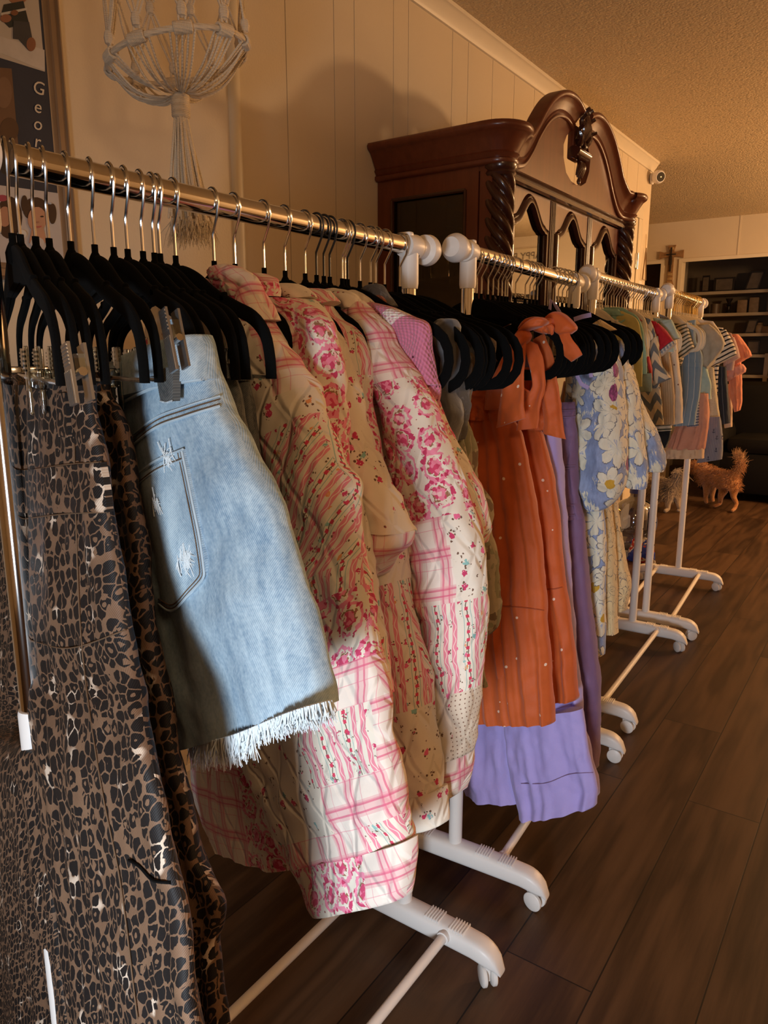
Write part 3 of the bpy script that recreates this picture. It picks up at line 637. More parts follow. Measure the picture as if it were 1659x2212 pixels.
for k in range(10):
    n0, n1, n2, n3 = up_[k]; n1b = up_[k - 1][1]; n2b = up_[(k + 1) % 10][2]; top = Vector((MX, 1.046, 2.40))
    base_ = n0 + Vector((0, 0, 0.028))
    for o_ in (-0.004, 0.004):
        ov = Vector((-math.sin(2 * PI * k / 10), math.cos(2 * PI * k / 10), 0)) * o_
        for p0, p1 in ((base_, n1), (base_, n1b), (n1, n2), (n1, n2b), (n2, n3), (up_[(k + 1) % 10][2], n3), (n3, top), (n0, base_)):
            mid = p0.lerp(p1, 0.5) + ov * 1.5; b.tubeline(cat([p0 + ov * 0.6, mid, p1 + ov * 0.6], 6), 0.0024, 5)
    for q_ in (base_, n1, n2, n3):
        b.lathe([(0.0, -0.014), (0.0075, -0.010), (0.0095, 0.0), (0.007, 0.010), (0.0, 0.013)], q_, 'z', 8)
b.build('net_cords', cot, mac)
b = B(); b.lathe([(0.010, 0.006), (0.0165, 0.0), (0.0170, -0.012), (0.0160, -0.034), (0.0150, -0.040), (0.008, -0.044)], knot)
for j in range(13):
    b.tubeline([knot + Vector((0.0162 * math.cos(t), 0.0162 * math.sin(t), -0.002 - j * 0.0029)) for t in np.linspace(0, 2 * PI, 14, endpoint=False)], 0.0017, 5, True)
b.build('wrap_knot', cot, mac)
b = B(); tz = onx(395, 500, MX).z
for k in range(64):
    a = rnd.uniform(0, 2 * PI); r0 = 0.012 * math.sqrt(rnd.random()); r1 = 0.040 * math.sqrt(rnd.random()) + 0.006; zt = tz + rnd.uniform(-0.006, 0.02)
    p0 = knot + Vector((r0 * math.cos(a), r0 * math.sin(a), -0.036)); p2 = Vector((MX + r1 * math.cos(a), 1.06 + r1 * math.sin(a), zt + 0.015)); p1 = p0.lerp(p2, 0.5) + Vector((rnd.uniform(-0.004, 0.004), rnd.uniform(-0.004, 0.004), 0))
    b.tubeline(cat([p0, p1, p2], 9), 0.0024, 5)
b.build('tassel', cot, mac)
b = B()
for k in range(260):
    a = rnd.uniform(0, 2 * PI); r1 = 0.044 * math.sqrt(rnd.random()); p0 = Vector((MX + r1 * math.cos(a), 1.06 + r1 * math.sin(a), tz + 0.02)); p2 = p0 + Vector((rnd.uniform(-0.012, 0.012) + math.cos(a) * 0.006, rnd.uniform(-0.012, 0.012) + math.sin(a) * 0.006, -rnd.uniform(0.02, 0.05)))
    b.tubeline([p0, p0.lerp(p2, 0.5) + Vector((rnd.uniform(-.003, .003), rnd.uniform(-.003, .003), 0)), p2], lambda i, n: 0.0011 * (1 - 0.35 * i), 4)
b.build('tassel_fringe', cot, mac)
b = B(); b.tubeline([(MX, 1.046, 2.395), (MX, 1.046, 2.41), (MX + 0.012, 1.046, 2.42), (MX, 1.046, 2.432), (MX, 1.046, 2.441)], 0.003, 6); b.build('ceiling_hook', M['steel'], mac)

# ---------------------------------------------------------------- china cabinet
g = G('dark_cherry_wood', 0.30, 0.4, coat=0.12); v = g.co('Object'); x, y, z = g.xyz(v)
n = g.noise(g.vec(x * 9.0, y * 9.0, z * 1.2), 5.0, 5.0, 0.6); g.base(g.mix(n, (0.075, 0.016, 0.006), (0.185, 0.046, 0.017))); g.bump(n, 0.05, 0.001); M['cherry'] = g.m
M['cherry_dark'] = plain('dark_mahogany_carving', (0.048, 0.013, 0.007), 0.24, 0.5, var=0.3, coat=0.25)
M['pane'] = glass('cabinet_glass', (0.80, 0.76, 0.68), 0.10); M['side_pane'] = glass('cabinet_side_glass', (0.62, 0.56, 0.48), 0.0)
CYC = 2.81; Y0, Y1 = 2.162, 2 * CYC - 2.162; XF = -1.105
cb = thing('china_cabinet', 'tall dark cherry china cabinet with swan-neck crest and rope-twist columns against left wall', 'cabinet', (-1.3, CYC, 0))
ch, cdk = M['cherry'], M['cherry_dark']
b = B(); b.box((WX + 0.002, Y0 + 0.03, 0.8), (WX + 0.02, Y1 - 0.03, 1.77)); b.build('back_panel', plain('cabinet_back_panel', (0.055, 0.032, 0.018), 0.3, 0.4), cb, smooth=False)
for s, yy in ((1, Y0), (-1, Y1)):       # side frames
    b = B(); a0, a1 = (yy, yy + s * 0.028)
    lo, hi = min(a0, a1), max(a0, a1)
    b.box((WX + 0.002, lo, 0.8), (-1.470, hi, 1.77)); b.box((-1.195, lo, 0.8), (-1.150, hi, 1.77)); b.box((-1.470, lo, 1.706), (-1.195, hi, 1.77)); b.box((-1.470, lo, 0.8), (-1.195, hi, 0.90))
    b.box((-1.146, lo + 0.003, 0.8), (-1.105, hi, 1.77))
    b.build('side_frame', ch, cb, smooth=False)
    b = B(); r = 0.008
    for p0, p1 in (((-1.470, 0.90), (-1.470, 1.706)), ((-1.470, 1.706), (-1.195, 1.706)), ((-1.195, 1.706), (-1.195, 0.90))):
        yq = yy - s * 0.0005; b.tubeline([(p0[0], yq, p0[1]), (p1[0], yq, p1[1])], 0.006, 6)
    b.build('glass_bead', cdk, cb)
    b = B(); ym = yy + s * 0.012; b.box((-1.472, ym - 0.002, 0.89), (-1.193, ym + 0.002, 1.71)); b.build('side_glass', M['side_pane'], cb, smooth=False)
b = B(); b.box((WX + 0.002, Y0 + 0.002, 1.755), (-1.11, Y1 - 0.002, 1.775)); b.build('top_board', ch, cb, smooth=False)
for z in (1.15, 1.45):
    b = B(); b.box((WX + 0.02, Y0 + 0.03, z - 0.004), (-1.16, Y1 - 0.03, z + 0.004)); b.build('glass_shelf', M['pane'], cb, smooth=False)
# rope-twist columns
for yc in (Y0 + 0.042, Y1 - 0.042):
    b = B(); rings = []; xc = -1.098
    for i in range(260):
        z = 0.86 + i * (1.745 - 0.86) / 259
        ring = []
        for a in range(60):
            t = 2 * PI * a / 60; k = 5 * t + z * 118.0
            rr = 0.040 + 0.0085 * (abs(math.sin(k / 2)) ** 0.7 * 2 - 1)
            ring.append(Vector((xc + rr * math.cos(t), yc + rr * math.sin(t), z)))
        rings.append(ring)
    b.loft(rings); b.build('twist_column', cdk, cb, auto=80)
    b = B(); b.lathe([(0.0, 1.738), (0.046, 1.738), (0.050, 1.746), (0.046, 1.754), (0.052, 1.762), (0.052, 1.772), (0.0, 1.772)], (xc, yc, 0)); b.build('column_cap', cdk, cb); b = B(); b.lathe([(0, 0.80), (0.05, 0.80), (0.05, 0.84), (0.042, 0.87), (0, 0.87)], (xc, yc, 0)); b.build('column_base', cdk, cb)
# crown moulding: side, round the column, then sweeping up as a swan neck
PR = [(-0.012, 0.0), (0.012, 0.0), (0.018, 0.006), (0.018, 0.014), (0.011, 0.019), (0.016, 0.026), (0.021, 0.031), (0.016, 0.037), (0.020, 0.044), (0.033, 0.066), (0.044, 0.082), (0.050, 0.086), (0.058, 0.092), (0.061, 0.101), (0.056, 0.110), (0.045, 0.113), (-0.012, 0.113)]
def crown(sgn):
    ya = Y0 if sgn > 0 else Y1
    st = []                              # (pos, out, up, scale)
    for t in np.linspace(0, 1, 8): st.append((Vector((WX + 0.003 + t * (-1.115 - WX), ya, 1.768)), Vector((0, -sgn, 0)), zv, 1.0))
    cyy = ya + sgn * 0.045
    for t in np.linspace(10, 128, 12):
        a = math.radians(t); o = Vector((math.sin(a), -sgn * math.cos(a), 0)); st.append((Vector((-1.108, cyy, 1.768)) + o * 0.045, o, zv, 1.0))
    crv = cat([(ya + sgn * 0.120, 1.772), (ya + sgn * 0.185, 1.792), (ya + sgn * 0.245, 1.840), (ya + sgn * 0.305, 1.905), (ya + sgn * 0.375, 1.965), (ya + sgn * 0.455, 2.002), (ya + sgn * 0.530, 2.008), (ya + sgn * 0.585, 1.990)], 40)
    for i in range(40):
        p = crv[i]; q = crv[min(i + 1, 39)] - crv[max(i - 1, 0)]; q /= np.linalg.norm(q)
        up = Vector((0, -q[1] * sgn, q[0] * sgn)); up = up if up.z > 0 else -up
        sc = 1.0 - 0.28 * min(1, i / 14); st.append((Vector((XF + 0.012, p[0], p[1])), Vector((1, 0, 0)), up, sc))
    b = B(); b.loft([[p + o * (a * s) + u * (c * s) for a, c in PR] for p, o, u, s in st]); b.build('crown_moulding', ch, cb, auto=50)
    return crv
cl, cr_ = crown(1), crown(-1)
# pediment board with its keyhole opening
tip = 0.03
def ped(crv, sgn):
    ye = crv[-1][0]
    hole = [(CYC - sgn * a, z) for a, z in ((0.070, 1.99), (0.11, 1.965), (0.135, 1.93), (0.13, 1.89), (0.10, 1.845), (0.05, 1.825), (0.0, 1.822))]
    top = [tuple(p + np.array([0, 0.012])) for p in crv[2:]]
    poly = top + hole + [(CYC, 1.765), (crv[2][0], 1.765)]
    bm = bmesh.new(); vs = [bm.verts.new((XF - 0.012, a, z)) for a, z in poly]; f = bm.faces.new(vs)
    r = bmesh.ops.extrude_face_region(bm, geom=[f]); bmesh.ops.translate(bm, verts=[e for e in r['geom'] if isinstance(e, bmesh.types.BMVert)], vec=(0.028, 0, 0))
    bmesh.ops.triangulate(bm, faces=[x for x in bm.faces if len(x.verts) > 4]); bm.verts.index_update()
    o = B().add([v_.co.copy() for v_ in bm.verts], [tuple(v_.index for v_ in f_.verts) for f_ in bm.faces]).build('pediment_board', ch, cb, smooth=False); bm.free()
ped(cl, 1); ped(cr_, -1)
b = B(); b.sweep([(XF + 0.014, Y0 + 0.095, 1.752), (XF + 0.014, Y1 - 0.095, 1.752)], [(-0.0, -0.014), (0.016, -0.012), (0.02, -0.004), (0.014, 0.002), (0.022, 0.010), (0.016, 0.018), (0, 0.02), (-0.01, 0.0)], up=(0, 0, 1))
b.build('frieze_moulding', cdk, cb)
# carved crest in the opening
b = B()
b.box((XF - 0.01, CYC - 0.040, 1.905), (XF + 0.016, CYC + 0.040, 2.02), 0.006); b.build('crest_block', ch, cb, auto=40)
b = B(); b.sweep([(XF + 0.02, CYC - 0.06, 1.925), (XF + 0.02, CYC + 0.06, 1.925)], [(0.03 * math.cos(t) * (0.6 if math.cos(t) < 0 else 1), 0.018 * math.sin(t)) for t in np.linspace(0, 2 * PI, 14, endpoint=False)], up=(0, 0, 1)); b.build('crest_ledge', cdk, cb)
b = B()
for s in (-1, 1):
    for k, (dy, z0, L, w_) in enumerate(((0.010, 1.985, 0.085, 0.017), (0.026, 1.975, 0.070, 0.015), (0.040, 1.955, 0.050, 0.013))):
        pts = cat([(XF + 0.022, CYC + s * dy * 0.4, z0 - 0.02), (XF + 0.044, CYC + s * dy, z0 + L * 0.4), (XF + 0.040, CYC + s * dy * 1.25, z0 + L * 0.8), (XF + 0.062, CYC + s * dy * 1.6, z0 + L)], 12)
        b.tubeline(pts, lambda i, n, w_=w_: w_ * (0.45 + 0.75 * math.sin(PI * min(0.96, (i + 1) / n))) * 0.75, 8)
    sp = [(XF + 0.03 + 0.012 * t / 9, CYC + s * (0.026 + (0.020 - 0.0016 * t) * math.cos(t * 0.8)), 1.962 + (0.020 - 0.0016 * t) * math.sin(t * 0.8)) for t in range(12)]
    b.tubeline(sp, lambda i, n: 0.0078 * (1 - 0.04 * i), 8)
for k in range(5):
    a = (k - 2) * 0.42; b.tubeline(cat([(XF + 0.018, CYC, 1.905), (XF + 0.034, CYC + 0.022 * math.sin(a), 1.885), (XF + 0.026, CYC + 0.034 * math.sin(a), 1.862 - 0.020 * math.cos(a))], 9), lambda i, n: 0.0085 * math.sin(PI * (i + 0.6) / (n + 0.4)) + 0.002, 8)
b.lathe([(0, -0.012), (0.006, -0.008), (0.008, 0), (0.005, 0.009), (0, 0.012)], (XF + 0.026, CYC, 1.832)); b.build('acanthus_carving', cdk, cb)
# three doors with arched glass
def arch(yc, hw, z0, rise):
    out = []
    for t in np.linspace(-1, 1, 29):
        k = abs(t); z = 0.5 + 0.5 * math.cos(PI * min(1, k / 0.80)) if k < 0.80 else -0.10 * math.sin((k - 0.80) / 0.20 * PI)
        out.append((yc + t * hw, z0 + rise * z))
    return out
dw = (Y1 - Y0 - 2 * 0.088) / 3
for i in range(3):
    ya = Y0 + 0.088 + dw * i; yb = ya + dw; yc = (ya + yb) / 2; hw = dw / 2 - 0.046
    d = B(); ar = arch(yc, hw, 1.630, 0.078)
    fr = None
    x0, x1 = XF - 0.016, XF + 0.004
    d.box((x0, ya + 0.002, 0.86), (x1, yc - hw, 1.738)); d.box((x0, yc + hw, 0.86), (x1, yb - 0.002, 1.738)); d.box((x0, yc - hw, 0.86), (x1, yc + hw, 0.95))
    for (p0, q0), (p1, q1) in zip(ar[:-1], ar[1:]): d.add([(x, yy, zz) for x in (x0, x1) for yy, zz in ((p0, q0), (p1, q1), (p1, 1.738), (p0, 1.738))], [(0, 1, 2, 3), (7, 6, 5, 4), (0, 4, 5, 1), (2, 6, 7, 3)])
    door = d.build('door', ch, cb, smooth=False)
    b = B(); path = [(x1, yc - hw, 0.95)] + [(x1, p, q) for p, q in ar] + [(x1, yc + hw, 0.95)]
    b.sweep(path, [(-0.002, -0.008), (-0.016, -0.007), (-0.022, 0.0), (-0.014, 0.008), (-0.009, 0.005), (-0.003, 0.010), (0.007, 0.010), (0.010, 0.0), (0.007, -0.008)], up=(1, 0, 0)); b.build('arch_moulding', cdk, door, auto=60)
    gp = [(yc - hw - 0.004, 0.946)] + [(p, q + 0.003) for p, q in ar] + [(yc + hw + 0.004, 0.946)]
    b = B(); b.prism(gp, XF - 0.008, XF - 0.004, 'x'); b.build('pane', M['pane'], door, smooth=False)
    b = B()
    for k in range(3): b.tubeline([(x1, ya + 0.006 + 0.012 * k, 0.87), (x1, ya + 0.006 + 0.012 * k, 1.735)], 0.004, 6)
    if i < 2: b.tubeline([(x1, yb - 0.008, 0.87), (x1, yb - 0.008, 1.735)], 0.004, 6)
    b.build('reeding', cdk, door)
    if i != 1: B().lathe([(0, 0), (0.006, 0), (0.005, 0.012), (0.011, 0.018), (0.009, 0.026), (0, 0.028)], (x1, yb - 0.03 if i == 0 else ya + 0.05, 1.2), 'x', 14).build('knob', M['gold'], door)
# lower cupboard (behind the clothes)
b = B(); b.box((WX + 0.002, Y0 - 0.03, 0.08), (-1.06, Y1 + 0.03, 0.78), 0.008).box((WX + 0.002, Y0 - 0.05, 0.78), (-1.04, Y1 + 0.05, 0.82), 0.008).box((WX + 0.002, Y0 - 0.02, 0.0), (-1.09, Y1 + 0.02, 0.09)); b.build('base_cupboard', ch, cb, smooth=False)
for i in range(3):
    ya = Y0 + 0.02 + i * (Y1 - Y0 - 0.04) / 3; yb = ya + (Y1 - Y0 - 0.04) / 3
    o = B().box((-1.062, ya + 0.01, 0.14), (-1.045, yb - 0.01, 0.74), 0.006).build('cupboard_door', ch, cb, smooth=False); B().lathe([(0, 0), (0.006, 0), (0.005, 0.012), (0.011, 0.018), (0, 0.028)], (-1.046, yb - 0.05, 0.5), 'x', 12).build('knob', M['gold'], o)
# things inside
dkg = plain('dark_glazed_ceramic', (0.02, 0.014, 0.012), 0.15, 0.5); inside = 'keepsakes inside the china cabinet'
def put_in(name, lab, cat_, x, y, z, prof, m, k=28):
    o = B().lathe([(r, h + z) for r, h in prof], (x, y, 0), k=k).build(name, m, org=(x, y, z)); return tag(o, lab, cat_, inside)
d0 = thing('glass_cloche', 'glass dome over a dark vase inside the cabinet, behind its side glass', 'glass dome', (-1.36, 2.34, 1.455), inside)
b = B(); b.lathe([(0.085, 1.457), (0.085, 1.56), (0.075, 1.60), (0.05, 1.63), (0.0, 1.64)], (-1.36, 2.34, 0), caps=False); b.build('dome', M['clear'], d0)
b = B(); b.lathe([(0, 1.4545), (0.092, 1.4545), (0.092, 1.457), (0, 1.457)], (-1.36, 2.34, 0)); b.build('base', cdk, d0)
put_in('vase', 'dark glazed vase under the glass dome in the cabinet', 'vase', -1.36, 2.34, 1.4575, [(0, 0), (0.03, 0), (0.055, 0.04), (0.055, 0.09), (0.03, 0.11), (0.034, 0.125), (0, 0.125)], dkg)
put_in('vase', 'dark vase standing near the front corner of the cabinet shelf', 'vase', -1.25, 2.34, 1.4545, [(0, 0), (0.03, 0), (0.04, 0.05), (0.03, 0.13), (0.02, 0.16), (0, 0.16)], dkg)
put_in('storage_jar', 'dusty pink jar behind the far cabinet door', 'jar', -1.25, 3.24, 1.4545, [(0, 0), (0.06, 0), (0.06, 0.115), (0.05, 0.125), (0, 0.125)], plain('dusty_pink_glaze', (0.40, 0.17, 0.16), 0.45))
put_in('drinking_glass', 'clear glass tumbler behind the middle cabinet door', 'glass', -1.22, 2.86, 1.4545, [(0, 0), (0.03, 0), (0.036, 0.10), (0.034, 0.10), (0.028, 0.004), (0, 0.004)], M['clear'])
put_in('goblet', 'clear stemmed goblet low behind the side glass of the cabinet', 'glass', -1.28, 2.28, 1.1545, [(0, 0), (0.03, 0), (0.006, 0.01), (0.006, 0.08), (0.03, 0.11), (0.034, 0.16), (0.032, 0.16), (0.004, 0.09), (0, 0.09)], M['clear'])

# ---------------------------------------------------------------- clothes racks
def rack(label, A, Bp, zr, loc_note=None):
    A, Bp = Vector((*A, 0)), Vector((*Bp, 0)); L = (Bp - A).length; dr = (Bp - A).normalized(); rz = math.atan2(dr.y, dr.x) - PI / 2
    t = thing('clothes_rack', label, 'clothes rack', A, 'white rolling clothes racks in a row', rz)
    W, Cr = M['white_coat'], M['chrome']; lc = dict(local=True)
    b = B(); b.lathe([(0.0, 0.03), (0.0150, 0.03), (0.0150, L - 0.03), (0.0, L - 0.03)], (0, 0, zr), 'y', 28); b.build('rail', Cr, t, **lc)
    for e, y, s in ((0, 0.0, 1), (1, L, -1)):
        b = B(); b.lathe([(0, zr - 0.052), (0.0125, zr - 0.052), (0.0125, 0.80), (0, 0.80)][::-1], (0, y, 0), k=24); b.build('upper_post', Cr, t, **lc)
        b = B(); b.lathe([(0, 0.07), (0.0155, 0.07), (0.0155, 0.825), (0.0145, 0.83), (0, 0.83)], (0, y, 0), k=24); po = b.build('lower_post', W, t, **lc)
        b = B()
        for z in (0.40, 0.50, 0.60): b.lathe([(0, -0.0008), (0.0032, -0.0008), (0.0032, 0.0012), (0, 0.0012)], (0.0152, y, z), 'x', 12)
        b.build('adjusting_hole', M['hole'], po, **lc)
        b = B(); y0 = y - s * 0.020; y1 = y + s * 0.016         # tee joint
        b.lathe([(0, y0), (0.0205, y0), (0.0215, y0 + s * 0.004), (0.0200, y + s * 0.01), (0.0190, y1), (0.016, y1), (0, y1)], (0, 0, zr), 'y', 28)
        b.lathe([(0, zr - 0.070), (0.0155, zr - 0.070), (0.0168, zr - 0.062), (0.0168, zr), (0, zr)], (0, y, 0), k=28)
        b.box((-0.012, min(y, y1) , zr + 0.014), (0.012, max(y, y1) - 0.002, zr + 0.0225), 0.003); jt = b.build('tee_joint', M['white_plastic'], t, **lc)
        b = B(); f0 = y0; b.lathe([(0, f0), (0.0175, f0), (0.0175, f0 - s * 0.022), (0.0255, f0 - s * 0.028), (0.0270, f0 - s * 0.040), (0.0255, f0 - s * 0.046), (0.018, f0 - s * 0.060), (0, f0 - s * 0.062)], (0, 0, zr), 'y', 28); b.build('end_knob', M['white_plastic'], t, **lc)
        rings = []                        # foot: rounded bar, drooping ends
        for q in np.linspace(-1, 1, 45):
            xq = 0.225 * q; k = abs(q); top = 0.098 - 0.012 * k * k; bot = 0.050
            if k > 0.74:
                m = (k - 0.74) / 0.26; top = 0.0914 - 0.054 * (1 - math.sqrt(max(0, 1 - m * m))); bot = 0.050 - 0.010 * m
            wd = 0.023 if k < 0.8 else 0.023 * math.sqrt(max(0.05, 1 - ((k - 0.8) / 0.205) ** 2 * 0.8))
            zc, hh = (top + bot) / 2, max(0.004, (top - bot) / 2)
            rings.append([Vector((xq, y + a, zc + c)) for a, c in [(wd * math.copysign(abs(math.cos(u)) ** 0.6, math.cos(u)), hh * math.copysign(abs(math.sin(u)) ** 0.6, math.sin(u))) for u in np.linspace(0, 2 * PI, 24, endpoint=False)]])
        ft = B().loft(rings).build('foot', W, t, auto=60, **lc)
        for cx in (-0.075, 0.075, -0.13, 0.13):
            b = B()
            for k in range(6): b.box((cx - 0.017 + k * 0.006, y - 0.018, 0.0935 if abs(cx) < 0.1 else 0.0915), (cx - 0.0145 + k * 0.006, y + 0.018, 0.0985 if abs(cx) < 0.1 else 0.0965), 0.0006)
            b.build('grip_ridges', W, ft, **lc)
        for cx in (-0.19, 0.19):
            an = random.uniform(-0.9, 0.9); R = Matrix.Rotation(an, 3, 'Z'); ce = Vector((cx, y, 0))
            bb = B()
            for o_ in (-0.013, 0.007): bb.lathe([(0, o_), (0.019, o_), (0.0215, o_ + 0.002), (0.0215, o_ + 0.008), (0.019, o_ + 0.010), (0, o_ + 0.010)], (0.006, 0, 0.0215), 'y', 24)
            b = B().add([ce + R @ v_ for v_ in bb.v], bb.f); wl = b.build('caster', M['white_plastic'], t, **lc)
            bb = B().box((-0.012, -0.0052, 0.012), (0.014, 0.0052, 0.046), 0.002); bb.lathe([(0, 0.040), (0.007, 0.040), (0.007, 0.06), (0, 0.06)])
            b = B().add([ce + R @ v_ for v_ in bb.v], bb.f); b.build('caster_fork', M['white_plastic'], wl, **lc)
    for x in (-0.108, 0.108):
        b = B(); b.lathe([(0, 0.018), (0.0095, 0.018), (0.0095, L - 0.018), (0, L - 0.018)], (x, 0, 0.078), 'y', 18); b.lathe([(0, 0.0), (0.0125, 0.018), (0.0125, 0.03), (0, 0.03)], (x, 0, 0.078), 'y', 18); b.lathe([(0, L - 0.03), (0.0125, L - 0.03), (0.0125, L - 0.018), (0, L)], (x, 0, 0.078), 'y', 18)
        b.build('base_bar', W, t, **lc)
    return t
rack('nearest white clothes rack, holding leopard trousers, denim shorts and pink patchwork shackets', (-0.73, 0.389), (-0.73, 1.126), 1.385)
rack('second white clothes rack from the front, holding orange, lilac and floral dresses', (-0.738, 1.353), (-0.787, 2.06), 1.402)
rack('third white clothes rack from the front, holding baby clothes on ivory hangers with silver hooks', (-0.81, 2.27), (-0.841, 3.07), 1.438)
rack('farthest white clothes rack, holding baby clothes on hangers with gold hooks', (-0.83, 3.225), (-0.885, 4.03), 1.46)

# ---------------------------------------------------------------- hangers
def hanger(name, label, cat_, group, hook_m, body_m, hw=0.215, clip=False):
    t = thing(name, label, cat_, (0, 0, 0), group); lc = dict(local=True)
    hp = [(0.0178 * math.cos(a), 0, 0.0178 * math.sin(a)) for a in np.linspace(math.radians(200), math.radians(-25), 22)]
    hp = hp + [(0.013, 0, -0.017), (0.004, 0, -0.030), (0.0, 0, -0.036), (0, 0, -0.045), (0, 0, -0.082)]
    b = B(); b.tubeline(hp, 0.0017, 7, up=(0, 1, 0)); b.build('hook', hook_m, t, **lc)
    sh = hw / 0.215
    tp = [(0, -0.088), (0.02 * sh, -0.089), (0.055 * sh, -0.099), (0.10 * sh, -0.120), (0.15 * sh, -0.136), (0.185 * sh, -0.147), (0.208 * sh, -0.164), (0.216 * sh, -0.188)]
    if clip: tp += [(0.217 * sh, -0.207)]
    else: tp += [(0.210 * sh, -0.212), (0.190 * sh, -0.228), (0.16 * sh, -0.231), (0.0, -0.231)]
    half = cat(tp, 30); pts = [(-x, 0, z) for x, z in half[::-1]] + [(x, 0, z) for x, z in half[1:]]
    pr = rrect(0.0080 if body_m is M['velvet'] else 0.0062, 0.0028, 0.9, 3)
    b = B()
    if clip: b.sweep(pts, pr, False, up=(0, 1, 0))
    else: b.sweep(pts[:-1], pr, True, up=(0, 1, 0))
    b.lathe([(0, -0.098), (0.0075, -0.096), (0.0078, -0.086), (0.0055, -0.080), (0.0034, -0.076), (0.0034, -0.068), (0, -0.068)], k=14)
    # gusset under the neck
    b.prism([(-0.10 * sh, -0.124), (-0.055 * sh, -0.101), (0, -0.090), (0.055 * sh, -0.101), (0.10 * sh, -0.124), (0.03 * sh, -0.116), (0, -0.113), (-0.03 * sh, -0.116)], -0.0026, 0.0026, 'y')
    for s in (-1, 1): b.box((s * 0.120 * sh - 0.006, -0.0028, -0.128), (s * 0.120 * sh + 0.006, 0.0028, -0.117), 0.002)
    b.build('velvet_body' if body_m is M['velvet'] else 'padded_body', body_m, t, **lc)
    if clip:
        b = B(); b.tubeline([(-0.217 * sh, 0, -0.205), (0.217 * sh, 0, -0.205)], 0.0022, 8); br_ = b.build('clip_bar', M['steel'], t, **lc)
        for s in (-1, 1):
            x = s * 0.105
            b = B(); b.box((x - 0.010, -0.011, -0.236), (x + 0.010, -0.0085, -0.176), 0.001).box((x - 0.010, 0.0085, -0.236), (x + 0.010, 0.011, -0.176), 0.001).box((x - 0.009, -0.009, -0.214), (x + 0.009, 0.009, -0.196), 0.003)
            for k in range(5): b.box((x - 0.009, -0.0122, -0.182 - k * 0.004), (x + 0.009, -0.0108, -0.180 - k * 0.004))
            b.build('clip', M['clear'] if s > 0 else M['steel'], br_, **lc)
    return t
def hang(proto, ys, yaws, labels, group):
    out = []
    for i, (y, a) in enumerate(zip(ys, yaws)):
        loc = (rail_x(y), y, rail_z(y)); lab = labels(i)
        if i == 0 and not proto.get('_used'):
            proto.location = loc; proto.rotation_euler = (0, 0, math.radians(a)); proto['label'] = lab; out.append(proto)
        else: out.append(copy_tree(proto, loc, math.radians(a), lab, group))
    return out

